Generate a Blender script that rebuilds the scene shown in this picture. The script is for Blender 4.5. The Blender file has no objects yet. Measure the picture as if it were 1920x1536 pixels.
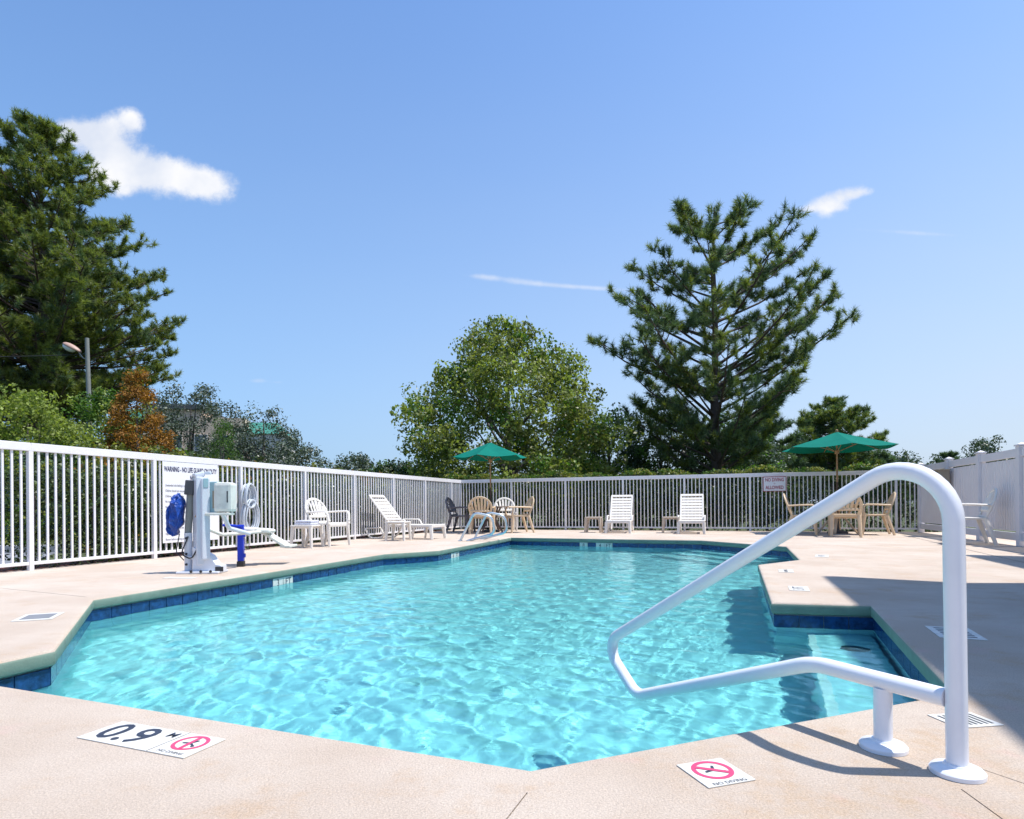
import bpy, bmesh, math, random
import numpy as np
from mathutils import Vector, Matrix, Euler
rnd = random.Random(7)
NR = np.random.RandomState(11)
R = math.radians
scn = bpy.context.scene
COL = scn.collection

# ------------------------------------------------------------------ camera
cam_d = bpy.data.cameras.new('camera'); cam = bpy.data.objects.new('camera', cam_d); COL.objects.link(cam)
cam.location = (0, 0, .75)
cam_d.sensor_width = 36; cam_d.lens = 21.56; cam_d.shift_y = .0934
cam_d.clip_start = .05; cam_d.clip_end = 3000
cam.rotation_mode = 'XYZ'
cam.matrix_world = Matrix.Translation((0, 0, .75)) @ Matrix.Rotation(R(90), 4, 'X') @ Matrix.Rotation(-math.atan(.0078), 4, 'Z')
scn.camera = cam

# ------------------------------------------------------------------ light
SUNV = Vector((.41, -.03, 1.0)).normalized()       # towards the sun
sun_d = bpy.data.lights.new('sun', 'SUN'); sun = bpy.data.objects.new('sun', sun_d); COL.objects.link(sun)
sun_d.energy = 5.0; sun_d.angle = R(.53); sun_d.color = (1, .955, .89)
sun.rotation_euler = (-SUNV).to_track_quat('-Z', 'Y').to_euler()
sun.location = SUNV*40
try: sun_d.cycles.is_caustics_light = True
except Exception: pass

world = bpy.data.worlds.new('World'); scn.world = world; world.use_nodes = True
W = world.node_tree; W.nodes.clear()
def N(t, typ, **k):
    n = t.nodes.new(typ)
    for a, b in k.items():
        if a.startswith('i_'): n.inputs[a[2:].replace('_', ' ')].default_value = b
        else: setattr(n, a, b)
    return n
def math_(t, op, a, b=None, c=None, clamp=False):
    n = t.nodes.new('ShaderNodeMath'); n.operation = op; n.use_clamp = clamp
    for i, v in enumerate((a, b, c)):
        if v is None: continue
        if isinstance(v, (int, float)): n.inputs[i].default_value = v
        else: t.links.new(v, n.inputs[i])
    return n.outputs[0]
def mixc(t, fac, a, b, mode='MIX'):
    n = t.nodes.new('ShaderNodeMix'); n.data_type = 'RGBA'; n.blend_type = mode
    for s, v in ((n.inputs[0], fac), (n.inputs[6], a), (n.inputs[7], b)):
        if isinstance(v, (int, float)): s.default_value = v
        elif isinstance(v, tuple): s.default_value = v if len(v) == 4 else (*v, 1)
        else: t.links.new(v, s)
    return n.outputs[2]
sky = N(W, 'ShaderNodeTexSky', sky_type='NISHITA', sun_disc=False)
sky.sun_elevation = math.asin(SUNV.z); sky.sun_rotation = math.atan2(SUNV.x, SUNV.y)
sky.altitude = 50; sky.air_density = 1.0; sky.dust_density = 1.0; sky.ozone_density = 1.0
tc = N(W, 'ShaderNodeTexCoord'); sep = N(W, 'ShaderNodeSeparateXYZ'); W.links.new(tc.outputs['Generated'], sep.inputs[0])
ysafe = math_(W, 'MAXIMUM', sep.outputs[1], .02)
uu = math_(W, 'DIVIDE', sep.outputs[0], ysafe); vv = math_(W, 'DIVIDE', sep.outputs[2], ysafe)
comb = N(W, 'ShaderNodeCombineXYZ'); W.links.new(uu, comb.inputs[0]); W.links.new(vv, comb.inputs[1])
nz = N(W, 'ShaderNodeTexNoise'); nz.inputs['Scale'].default_value = 24; nz.inputs['Detail'].default_value = 12; nz.inputs['Roughness'].default_value = .68
W.links.new(comb.outputs[0], nz.inputs['Vector'])
nz2 = N(W, 'ShaderNodeTexNoise'); nz2.inputs['Scale'].default_value = 9; nz2.inputs['Detail'].default_value = 4
W.links.new(comb.outputs[0], nz2.inputs['Vector'])
def blob(px, py, rx, ry, rot=0.0, w=1.0):
    """soft elliptical cloud body in the tangent plane of the northern sky"""
    u0 = (px-960)/1150; v0 = (947.3-.0078*(px-960)-py)/1150
    a = math_(W, 'SUBTRACT', uu, u0); b = math_(W, 'SUBTRACT', vv, v0)
    c, s = math.cos(rot), math.sin(rot)
    x = math_(W, 'ADD', math_(W, 'MULTIPLY', a, c), math_(W, 'MULTIPLY', b, s))
    y = math_(W, 'SUBTRACT', math_(W, 'MULTIPLY', b, c), math_(W, 'MULTIPLY', a, s))
    x = math_(W, 'DIVIDE', x, rx/1150); y = math_(W, 'DIVIDE', y, ry/1150)
    d = math_(W, 'ADD', math_(W, 'MULTIPLY', x, x), math_(W, 'MULTIPLY', y, y))
    return math_(W, 'MULTIPLY', math_(W, 'POWER', 2.718, math_(W, 'MULTIPLY', d, -1.0)), w)
def cloud(blobs, lo, hi, amp):
    acc = None
    for b in blobs:
        o = blob(*b); acc = o if acc is None else math_(W, 'ADD', acc, o)
    n1 = math_(W, 'MULTIPLY', math_(W, 'SUBTRACT', nz.outputs[0], .5), amp)
    n2 = math_(W, 'MULTIPLY', math_(W, 'SUBTRACT', nz2.outputs[0], .5), amp*.8)
    gate = math_(W, 'MULTIPLY', acc, 3, clamp=True)
    v = math_(W, 'ADD', acc, math_(W, 'MULTIPLY', math_(W, 'ADD', n1, n2), gate))
    m = N(W, 'ShaderNodeMapRange', interpolation_type='SMOOTHSTEP')
    W.links.new(v, m.inputs[0]); m.inputs[1].default_value = lo; m.inputs[2].default_value = hi
    return m.outputs[0]
c1 = cloud([(340, 335, 92, 34, -.2, 1.1), (400, 345, 48, 26, -.3, .5), (250, 315, 62, 48, -.4, .95), (165, 252, 56, 34, -.25, 1.0), (222, 232, 42, 24, .3, .8), (256, 225, 24, 16, -.9, .6),
            (130, 245, 32, 24, 0, .6), (205, 290, 45, 45, 0, .6), (240, 360, 22, 12, 0, .35), (195, 330, 34, 26, 0, .5)], .26, 1.05, 1.35)
c2 = cloud([(1592, 364, 36, 19, .15, .9), (1550, 380, 34, 19, .12, .8), (1515, 393, 24, 8, .05, .6), (1555, 402, 20, 13, 0, .6), (1580, 390, 24, 9, 0, .5), (1620, 362, 22, 9, .2, .5)], .26, 1.2, 1.5)
c3 = cloud([(905, 519, 26, 6, -.12, .5), (960, 524, 70, 6, -.1, .6), (1070, 537, 110, 5, -.07, .75), (1720, 437, 100, 5, -.07, .55), (1090, 430, 160, 5, .0, .16)], .12, 1.1, .9)
c4 = cloud([(485, 714, 22, 6, 0, .6), (522, 717, 16, 4, 0, .4), (340, 690, 50, 26, -.5, .3)], .2, 1.0, .5)
# thin veil of high haze, whiter to the east, low down
nz3 = N(W, 'ShaderNodeTexNoise'); nz3.inputs['Scale'].default_value = 2.2; nz3.inputs['Detail'].default_value = 5
mp = N(W, 'ShaderNodeMapping'); mp.inputs['Scale'].default_value = (1, 3.5, 1); W.links.new(comb.outputs[0], mp.inputs[0]); W.links.new(mp.outputs[0], nz3.inputs['Vector'])
low = N(W, 'ShaderNodeMapRange'); W.links.new(sep.outputs[2], low.inputs[0]); low.inputs[1].default_value = .72; low.inputs[2].default_value = 0.0
east = N(W, 'ShaderNodeMapRange'); W.links.new(sep.outputs[0], east.inputs[0]); east.inputs[1].default_value = -.7; east.inputs[2].default_value = .75
veil = math_(W, 'MULTIPLY', math_(W, 'POWER', low.outputs[0], 1.25), math_(W, 'MULTIPLY_ADD', east.outputs[0], .15, .88), clamp=True)
veil = math_(W, 'MULTIPLY', veil, math_(W, 'MULTIPLY_ADD', nz3.outputs[0], .25, .87), clamp=True)
SK = .15
tint = mixc(W, 1.0, sky.outputs[0], (.83, 1.10, 1.39), 'MULTIPLY')
hz = mixc(W, east.outputs[0], (1.75, 3.0, 4.7), (3.9, 4.4, 5.1))
base = mixc(W, veil, tint, hz)
cm = math_(W, 'MAXIMUM', math_(W, 'MAXIMUM', c1, c2), math_(W, 'MAXIMUM', math_(W, 'MULTIPLY', c3, .55), math_(W, 'MULTIPLY', c4, .6)))
cn = N(W, 'ShaderNodeMapRange'); W.links.new(nz2.outputs[0], cn.inputs[0]); cn.inputs[1].default_value = .35; cn.inputs[2].default_value = .62
ccol = mixc(W, cn.outputs[0], (4.3, 4.65, 5.4), (5.9, 5.9, 6.0))
final = mixc(W, cm, base, ccol)
bg = N(W, 'ShaderNodeBackground'); bg.inputs[1].default_value = SK
W.links.new(final, bg.inputs[0]); wo = N(W, 'ShaderNodeOutputWorld'); W.links.new(bg.outputs[0], wo.inputs[0])

vs = scn.view_settings
scn.display_settings.display_device = 'sRGB'
vs.view_transform = 'Standard'; vs.look = 'None'; vs.gamma = 1; vs.use_curve_mapping = False; vs.exposure = .20
cy = scn.cycles
cy.max_bounces = 12; cy.diffuse_bounces = 4; cy.glossy_bounces = 4; cy.transmission_bounces = 8; cy.transparent_max_bounces = 12
cy.caustics_refractive = True; cy.caustics_reflective = False; cy.sample_clamp_indirect = 8; cy.use_denoising = True

# ------------------------------------------------------------------ materials
def mat(name, col, rough=.6, spec=.5, metal=0, bump=None, var=None, coat=0, trans=0, island=0):
    m = bpy.data.materials.new(name); m.use_nodes = True; t = m.node_tree
    b = t.nodes['Principled BSDF']; b.inputs['Base Color'].default_value = (*col, 1); b.inputs['Roughness'].default_value = rough
    b.inputs['Specular IOR Level'].default_value = spec; b.inputs['Metallic'].default_value = metal; b.inputs['Coat Weight'].default_value = coat
    geo = N(t, 'ShaderNodeNewGeometry')
    cur = None
    if var:      # (scale, amount): soft mottling
        n = N(t, 'ShaderNodeTexNoise'); n.inputs['Scale'].default_value = var[0]; n.inputs['Detail'].default_value = 6; n.inputs['Roughness'].default_value = .65
        t.links.new(geo.outputs['Position'], n.inputs['Vector'])
        r = N(t, 'ShaderNodeMapRange'); t.links.new(n.outputs[0], r.inputs[0]); r.inputs[1].default_value = .25; r.inputs[2].default_value = .75
        cur = mixc(t, r.outputs[0], tuple(c*(1-var[1]) for c in col), tuple(min(1, c*(1+var[1]*.6)) for c in col))
    if island:   # each leaf, tile or needle its own shade
        r = N(t, 'ShaderNodeMapRange'); t.links.new(geo.outputs['Random Per Island'], r.inputs[0])
        r.inputs[3].default_value = 1-island; r.inputs[4].default_value = 1+island
        cur = mixc(t, 1.0, cur if cur else (*col, 1), r.outputs[0], 'MULTIPLY')
    if cur: t.links.new(cur, b.inputs['Base Color'])
    if bump:
        n = N(t, 'ShaderNodeTexNoise'); n.inputs['Scale'].default_value = bump[0]; n.inputs['Detail'].default_value = 4
        t.links.new(geo.outputs['Position'], n.inputs['Vector'])
        bp = N(t, 'ShaderNodeBump'); bp.inputs['Strength'].default_value = bump[1]; bp.inputs['Distance'].default_value = bump[2] if len(bump) > 2 else .01
        t.links.new(n.outputs[0], bp.inputs['Height']); t.links.new(bp.outputs[0], b.inputs['Normal'])
    if trans:
        tr = N(t, 'ShaderNodeBsdfTranslucent'); mx = N(t, 'ShaderNodeMixShader'); mx.inputs[0].default_value = trans
        tcol = mixc(t, 1.0, cur if cur else (*col, 1), (1.5, 1.6, .7, 1), 'MULTIPLY')
        t.links.new(tcol, tr.inputs[0])
        t.links.new(b.outputs[0], mx.inputs[1]); t.links.new(tr.outputs[0], mx.inputs[2])
        t.links.new(mx.outputs[0], t.nodes['Material Output'].inputs[0])
    return m

def deck_material():
    m = bpy.data.materials.new('deck_texture_coat'); m.use_nodes = True; t = m.node_tree; b = t.nodes['Principled BSDF']
    b.inputs['Roughness'].default_value = .85; b.inputs['Specular IOR Level'].default_value = .25
    g = N(t, 'ShaderNodeNewGeometry'); P = g.outputs['Position']
    def noise(s, d=5, ro=.6, vec=P):
        n = N(t, 'ShaderNodeTexNoise'); n.inputs['Scale'].default_value = s; n.inputs['Detail'].default_value = d; n.inputs['Roughness'].default_value = ro
        t.links.new(vec, n.inputs['Vector']); return n.outputs[0]
    def rng(v, a, b2, c=0, d=1):
        r = N(t, 'ShaderNodeMapRange', interpolation_type='SMOOTHSTEP'); t.links.new(v, r.inputs[0])
        for i, x in enumerate((a, b2, c, d)): r.inputs[i+1].default_value = x
        return r.outputs[0]
    col = mixc(t, rng(noise(1.1), .3, .7), (.53, .430, .345, 1), (.62, .53, .445, 1))
    stain = math_(t, 'MULTIPLY', rng(noise(2.4, 7, .75), .50, .70), .6)
    col = mixc(t, stain, col, (.52, .36, .23, 1))
    # iron-stained patch around the hand rail
    sp = N(t, 'ShaderNodeVectorMath', operation='DISTANCE'); t.links.new(P, sp.inputs[0]); sp.inputs[1].default_value = (.95, 1.62, 0)
    patch = math_(t, 'MULTIPLY', rng(sp.outputs['Value'], .75, .1), rng(noise(5, 6, .7), .45, .68))
    col = mixc(t, math_(t, 'MULTIPLY', patch, .5), col, (.52, .34, .18, 1))
    pink = math_(t, 'MULTIPLY', rng(noise(3.1, 3), .6, .75), .35)
    col = mixc(t, pink, col, (.66, .43, .40, 1))
    ps = N(t, 'ShaderNodeMapping'); ps.inputs['Scale'].default_value = (.35, 3.0, 1); ps.inputs['Rotation'].default_value = (0, 0, .35); t.links.new(P, ps.inputs[0])
    streak = rng(noise(2.2, 6, .7, ps.outputs[0]), .5, .8)
    col = mixc(t, math_(t, 'MULTIPLY', streak, .4), col, (.46, .37, .30, 1))
    grain = noise(170, 4, .8); speck = rng(noise(110, 3, .6), .58, .72)
    col = mixc(t, rng(grain, .25, .75), mixc(t, 1.0, col, (.70, .69, .69, 1), 'MULTIPLY'), mixc(t, 1.0, col, (1.16, 1.17, 1.18, 1), 'MULTIPLY'))
    col = mixc(t, math_(t, 'MULTIPLY', speck, .3), col, (.34, .29, .26, 1))
    t.links.new(col, b.inputs['Base Color'])
    h = math_(t, 'ADD', noise(150, 4, .7), math_(t, 'MULTIPLY', noise(30, 4, .6), .6))
    bp = N(t, 'ShaderNodeBump'); bp.inputs['Strength'].default_value = .9; bp.inputs['Distance'].default_value = .006
    t.links.new(h, bp.inputs['Height']); t.links.new(bp.outputs[0], b.inputs['Normal'])
    return m

M = {}
M['deck'] = deck_material()
M['joint'] = mat('joint_dirt', (.12, .10, .085), .9)
M['lip'] = mat('sage_coping_paint', (.20, .27, .215), .7, var=(6, .22), bump=(90, .5, .003))
M['white'] = mat('white_fence_paint', (.80, .78, .79), .4, var=(3, .06))
M['vinyl'] = mat('white_vinyl', (.74, .72, .735), .45, var=(2, .07))
M['rail'] = mat('white_powder_coat', (.80, .81, .85), .32, spec=.5, var=(7, .05), bump=(260, .12, .001), coat=.25)
M['plastic'] = mat('white_resin', (.76, .72, .66), .45, var=(9, .10))
M['tan'] = mat('tan_resin', (.66, .50, .33), .5, var=(9, .16))
M['charcoal'] = mat('charcoal_resin', (.13, .115, .125), .5, var=(9, .15))
M['taupe'] = mat('taupe_resin', (.55, .45, .35), .5, var=(9, .12))
M['canvas'] = mat('green_canvas', (.003, .20, .15), .85, spec=.15, bump=(300, .3, .001), var=(4, .12), trans=.22)
M['wood'] = mat('varnished_wood', (.38, .22, .10), .45, var=(25, .3))
M['wood_dark'] = mat('dark_wood', (.10, .055, .035), .5, var=(25, .3))
M['table'] = mat('brown_table_top', (.16, .11, .09), .5, var=(12, .2))
M['lift'] = mat('lift_enamel', (.66, .69, .75), .35, var=(6, .06), coat=.3)
M['lift_shell'] = mat('lift_plastic_shell', (.74, .73, .66), .5, var=(14, .2))
M['teal'] = mat('pale_teal_plastic', (.30, .46, .50), .5)
M['dark'] = mat('black_rubber', (.03, .03, .033), .6)
M['blue'] = mat('blue_vinyl_cover', (.015, .075, .40), .32, var=(14, .45), bump=(14, 1.0, .04))
M['blue_paint'] = mat('bright_blue_paint', (.008, .035, .50), .35)
M['steel'] = mat('stainless_steel', (.62, .68, .72), .28, metal=.75)
M['sign'] = mat('white_sign_panel', (.80, .80, .82), .4)
M['navy'] = mat('navy_lettering', (.03, .035, .10), .6)
M['grey_ink'] = mat('grey_lettering', (.22, .22, .26), .6)
M['red'] = mat('red_lettering', (.38, .02, .05), .6)
M['magenta'] = mat('faded_red_print', (.62, .06, .16), .5)
M['marker'] = mat('white_marker_tile', (.66, .65, .61), .5, var=(22, .22))
M['ink'] = mat('blue_black_print', (.035, .045, .075), .5, var=(60, .4))
M['hose'] = mat('pale_hose', (.55, .60, .66), .4)
M['beige_box'] = mat('beige_cabinet', (.30, .255, .19), .6, var=(5, .1))
M['towel'] = mat('folded_towel', (.66, .68, .78), .95, spec=.1, bump=(200, .8, .004))
M['tile'] = mat('cobalt_glazed_tile', (.012, .060, .19), .22, var=(22, .85), bump=(35, .5, .003), island=0)
M['grout'] = mat('pale_grout', (.34, .40, .40), .8, var=(8, .2))
M['plaster'] = mat('pool_plaster', (.55, .82, .87), .8, var=(1.6, .06))
M['nosing'] = mat('step_nosing_white', (.88, .92, .92), .7)
M['bark'] = mat('pine_bark', (.085, .06, .05), .9, var=(8, .45), bump=(14, 1.0, .03))
M['bark_grey'] = mat('grey_bark', (.13, .11, .095), .9, var=(8, .35), bump=(14, 1.0, .03))
M['pine'] = mat('pine_needles', (.105, .165, .080), .5, spec=.4, var=(.5, .35), island=.45, trans=.28)
M['pine_warm'] = mat('loblolly_needles', (.185, .225, .05), .5, spec=.4, var=(.45, .4), island=.45, trans=.38)
M['leaf'] = mat('sweetgum_leaves', (.175, .205, .050), .45, spec=.5, var=(.6, .35), island=.5, trans=.40)
M['oak'] = mat('live_oak_leaves', (.085, .115, .08), .5, spec=.5, var=(.7, .35), island=.5, trans=.18)
M['lime'] = mat('pale_green_leaves', (.24, .30, .07), .5, spec=.3, var=(.9, .3), island=.4, trans=.35)
M['rust'] = mat('rust_orange_leaves', (.30, .145, .030), .6, spec=.2, var=(1.0, .35), island=.5, trans=.3)
M['bright'] = mat('fresh_green_leaves', (.075, .155, .022), .5, spec=.3, var=(.8, .3), island=.45, trans=.32)
M['dark_leaf'] = mat('evergreen_leaves', (.045, .080, .028), .45, spec=.5, var=(.5, .4), island=.5, trans=.2)
M['hedge'] = mat('photinia_leaves', (.085, .12, .035), .4, spec=.6, var=(1.4, .5), island=.6, trans=.2)
M['hedge_gold'] = mat('golden_hedge_leaves', (.24, .25, .05), .45, spec=.4, var=(2, .4), island=.5, trans=.3)
M['grass'] = mat('rough_grass', (.075, .095, .035), .95, var=(.8, .4), bump=(20, 1, .05))
M['mulch'] = mat('red_mulch', (.16, .055, .035), .95, var=(20, .6), bump=(40, 1, .03))
M['asphalt'] = mat('pale_asphalt', (.20, .21, .23), .9, var=(3, .15), bump=(60, .6, .005))
M['kerb'] = mat('kerb_concrete', (.30, .30, .29), .9, var=(5, .15))
M['siding'] = mat('slate_blue_siding', (.15, .18, .24), .8, var=(2, .08))  # unseen hotel wall; colour picked to keep the deck shade dark and bluish
M['stucco'] = mat('beige_stucco', (.62, .48, .36), .9, var=(2, .08), bump=(60, .5, .004))
M['stucco_pale'] = mat('cream_stucco', (.62, .58, .52), .9, var=(2, .06), bump=(60, .5, .004))
M['green_roof'] = mat('green_metal_roof', (.045, .22, .16), .45, var=(1, .1))
M['pane'] = mat('window_glass', (.05, .07, .09), .08, spec=.8)
M['trim'] = mat('dark_trim', (.07, .075, .08), .6)
M['conc_pole'] = mat('concrete_pole', (.24, .25, .23), .85, var=(5, .2))
M['lamp_cover'] = mat('copper_lamp_housing', (.42, .27, .21), .5)
M['lamp_glass'] = mat('lamp_refractor', (.62, .64, .66), .2)

def water_material():
    m = bpy.data.materials.new('pool_water'); m.use_nodes = True; t = m.node_tree; t.nodes.clear()
    o = N(t, 'ShaderNodeOutputMaterial'); g = N(t, 'ShaderNodeBsdfGlass'); g.inputs['IOR'].default_value = 1.33; g.inputs['Roughness'].default_value = 0
    g.inputs['Color'].default_value = (.63, .94, .935, 1)
    ge = N(t, 'ShaderNodeNewGeometry'); n = N(t, 'ShaderNodeTexNoise'); n.inputs['Scale'].default_value = 22; n.inputs['Detail'].default_value = 5; n.inputs['Roughness'].default_value = .6
    n.inputs['Distortion'].default_value = .6
    t.links.new(ge.outputs['Position'], n.inputs['Vector']); bp = N(t, 'ShaderNodeBump'); bp.inputs['Strength'].default_value = .5; bp.inputs['Distance'].default_value = .0022
    t.links.new(n.outputs[0], bp.inputs['Height']); t.links.new(bp.outputs[0], g.inputs['Normal'])
    t.links.new(g.outputs[0], o.inputs[0])
    return m
M['water'] = water_material()

# ------------------------------------------------------------------ mesh helpers
class MB:
    def __init__(s): s.v = []; s.f = []; s.m = []; s.mats = []; s.cur = 0
    def use(s, m):
        if m not in s.mats: s.mats.append(m)
        s.cur = s.mats.index(m); return s
    def add(s, vs_, fs_):
        o = len(s.v); s.v += [tuple(v) for v in vs_]
        for f in fs_: s.f.append(tuple(i+o for i in f)); s.m.append(s.cur)
    def box(s, c, d, rot=None, taper=1.0):
        x, y, z = d[0]/2, d[1]/2, d[2]/2
        vs_ = [(-x, -y, -z), (x, -y, -z), (x, y, -z), (-x, y, -z)] + [(a*taper, b*taper, z) for a, b in ((-x, -y), (x, -y), (x, y), (-x, y))]
        if rot is not None:
            q = rot if isinstance(rot, Matrix) else Euler(rot).to_matrix(); vs_ = [q @ Vector(v) for v in vs_]
        s.add([(v[0]+c[0], v[1]+c[1], v[2]+c[2]) for v in vs_], [(3, 2, 1, 0), (4, 5, 6, 7), (0, 1, 5, 4), (1, 2, 6, 5), (2, 3, 7, 6), (3, 0, 4, 7)])
        return s
    def bbox(s, c, d, bev=.01, rot=None):
        """box with chamfered edges"""
        b = bmesh.new(); bmesh.ops.create_cube(b, size=1)
        for v in b.verts: v.co = Vector((v.co.x*d[0], v.co.y*d[1], v.co.z*d[2]))
        bmesh.ops.bevel(b, geom=b.edges[:], offset=min(bev, min(d)*.45), segments=2, affect='EDGES', profile=.6)
        q = Matrix.Identity(3) if rot is None else (rot if isinstance(rot, Matrix) else Euler(rot).to_matrix())
        b.verts.index_update()
        s.add([q @ v.co + Vector(c) for v in b.verts], [[v.index for v in f.verts] for f in b.faces]); b.free(); return s
    def tube(s, pts, r, seg=8, closed=False, caps=True, flat=None):
        pts = [Vector(p) for p in pts]; n = len(pts)
        rs = r if isinstance(r, (list, tuple)) else [r]*n
        vs_ = []; up = None
        for i, p in enumerate(pts):
            a = pts[(i-1) % n] if (closed or i) else p; b = pts[(i+1) % n] if (closed or i < n-1) else p
            t = (b-a).normalized()
            if up is None:
                up = Vector((0, 0, 1)) if abs(t.z) < .9 else Vector((0, 1, 0))
            sd = t.cross(up)
            if sd.length < 1e-5: sd = t.orthogonal()
            sd.normalize(); up = sd.cross(t).normalized()
            for k in range(seg):
                an = 2*math.pi*k/seg
                w = 1 if flat is None else flat
                vs_.append(p + sd*math.cos(an)*rs[i] + up*math.sin(an)*rs[i]*w)
        fs_ = []
        for i in range(n if closed else n-1):
            j = (i+1) % n
            for k in range(seg):
                l = (k+1) % seg
                fs_.append((i*seg+k, i*seg+l, j*seg+l, j*seg+k))
        if caps and not closed:
            fs_.append(tuple(range(seg))[::-1]); fs_.append(tuple((n-1)*seg+k for k in range(seg)))
        s.add(vs_, fs_); return s
    def prism(s, poly, z0, z1):
        n = len(poly); s.add([(x, y, z0) for x, y in poly]+[(x, y, z1) for x, y in poly],
            [tuple(range(n))[::-1], tuple(range(n, 2*n))]+[(i, (i+1) % n, n+(i+1) % n, n+i) for i in range(n)]); return s
    def lathe(s, prof, seg=24, c=(0, 0, 0)):
        vs_ = []; 
        for r, z in prof:
            for k in range(seg):
                a = 2*math.pi*k/seg; vs_.append((c[0]+r*math.cos(a), c[1]+r*math.sin(a), c[2]+z))
        fs_ = [(i*seg+k, i*seg+(k+1) % seg, (i+1)*seg+(k+1) % seg, (i+1)*seg+k) for i in range(len(prof)-1) for k in range(seg)]
        fs_ += [tuple(range(seg))[::-1], tuple((len(prof)-1)*seg+k for k in range(seg))]
        s.add(vs_, fs_); return s
    def mesh(s, name, mats=None, smooth=False):
        me = bpy.data.meshes.new(name); me.from_pydata(s.v, [], s.f)
        for m in (mats or s.mats): me.materials.append(M[m] if isinstance(m, str) else m)
        if s.mats: me.polygons.foreach_set('material_index', s.m)
        if smooth:
            me.polygons.foreach_set('use_smooth', [True]*len(me.polygons))
            try: me.set_sharp_from_angle(angle=R(40))
            except Exception: pass
        me.update(); return me
    def build(s, name, mats=None, parent=None, smooth=False, loc=(0, 0, 0), rot=0):
        if isinstance(mats, str): mats = [mats]; 
        return obj(name, s.mesh(name, mats, smooth), parent, loc, rot)
def obj(name, me, parent=None, loc=(0, 0, 0), rot=0):
    o = bpy.data.objects.new(name, me); COL.objects.link(o); o.location = loc
    o.rotation_euler = rot if isinstance(rot, (tuple, Euler)) else (0, 0, rot)
    if parent is not None: o.parent = parent
    return o
def tag(o, label=None, cat=None, group=None, kind=None):
    if label: o['label'] = label
    if cat: o['category'] = cat
    if group: o['group'] = group
    if kind: o['kind'] = kind
    return o
def empty(name, loc, rz, label, cat, group=None, sc=1.0):
    o = obj(name, None, None, loc, rz); o.empty_display_size = .1; o.scale = (sc, sc, sc)
    return tag(o, label, cat, group)
def kids(o): return [c for c in bpy.data.objects if c.parent == o]
def copy_thing(src, loc, rz, label, mat_swap=None, sc=None):
    def rec(o, par):
        c = o.copy(); COL.objects.link(c)
        if par is not None: c.parent = par
        if mat_swap and c.data:
            key = c.data.name+mat_swap[1]
            if key not in bpy.data.meshes:
                d = c.data.copy(); d.name = key
                for i, m in enumerate(d.materials):
                    if m == M[mat_swap[0]]: d.materials[i] = M[mat_swap[1]]
            c.data = bpy.data.meshes[key]
        for k in kids_map.get(o.name, []): rec(k, c)
        return c
    kids_map = {}
    for o in list(COL.objects):
        if o.parent: kids_map.setdefault(o.parent.name, []).append(o)
    r = rec(src, None); r.location = loc; r.rotation_euler = (0, 0, rz); r['label'] = label
    if sc: r.scale = (sc, sc, sc)
    return r
def fast_mesh(name, verts, nper, mats, midx=None, smooth=False):
    """verts: (n*nper,3) array, every nper vertices one face"""
    n = len(verts)//nper; me = bpy.data.meshes.new(name)
    me.vertices.add(n*nper); me.vertices.foreach_set('co', np.ascontiguousarray(verts, dtype=np.float32).ravel())
    me.loops.add(n*nper); me.loops.foreach_set('vertex_index', np.arange(n*nper, dtype=np.int32))
    me.polygons.add(n); me.polygons.foreach_set('loop_start', np.arange(0, n*nper, nper, dtype=np.int32)); me.polygons.foreach_set('loop_total', np.full(n, nper, dtype=np.int32))
    for m in mats: me.materials.append(M[m])
    if midx is not None: me.polygons.foreach_set('material_index', midx.astype(np.int32))
    me.update(calc_edges=True); return me
def text(s, name, size, m, parent, loc, rot, sx=1.0, align='CENTER', ext=.0006, bold=0):
    c = bpy.data.curves.new(name+'_curve', 'FONT'); c.body = s; c.size = size; c.align_x = align; c.align_y = 'CENTER'; c.extrude = ext; c.resolution_u = 3; c.offset = bold
    t = bpy.data.objects.new('tmp', c); me = bpy.data.meshes.new_from_object(t); bpy.data.objects.remove(t); bpy.data.curves.remove(c)
    for v in me.vertices: v.co.x *= sx
    me.materials.clear(); me.materials.append(M[m]); me.name = name
    return obj(name, me, parent, loc, rot)
def unit(a): return a/np.maximum(np.linalg.norm(a, axis=1, keepdims=True), 1e-9)

# ------------------------------------------------------------------ plan of the pool yard
C0 = np.array((-1.62, 19.40)); U = np.array((.9416, -.3367)); V = np.array((-.3367, -.9416))
def yard(u, v): p = C0+U*u+V*v; return (float(p[0]), float(p[1]))
YAW = math.atan2(U[1], U[0])
POOL = [(-2.614, 2.79), (-2.441, 3.269), (-3.473, 5.086), (-2.024, 9.709), (-1.24, 10.363), (-.025, 14.378), (3.894, 12.634), (4.747, 10.634),
        (3.797, 8.114), (2.998, 7.494), (1.955, 4.64), (2.62, 4.494), (1.74, 2.422), (.047, 1.75)]       # clockwise
def offset(poly, d):
    """grow (d>0) a clockwise polygon"""
    out = []; n = len(poly)
    for i in range(n):
        a, b, c = (np.array(poly[k % n]) for k in (i-1, i, i+1))
        e1 = (b-a)/np.linalg.norm(b-a); e2 = (c-b)/np.linalg.norm(c-b)
        n1 = np.array((-e1[1], e1[0])); n2 = np.array((-e2[1], e2[0]))
        m = n1+n2; m /= np.linalg.norm(m); out.append(tuple(b+m*d/max(.25, float(m@n1))))
    return out
WATER = -.185; FLOOR = -1.05

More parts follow.
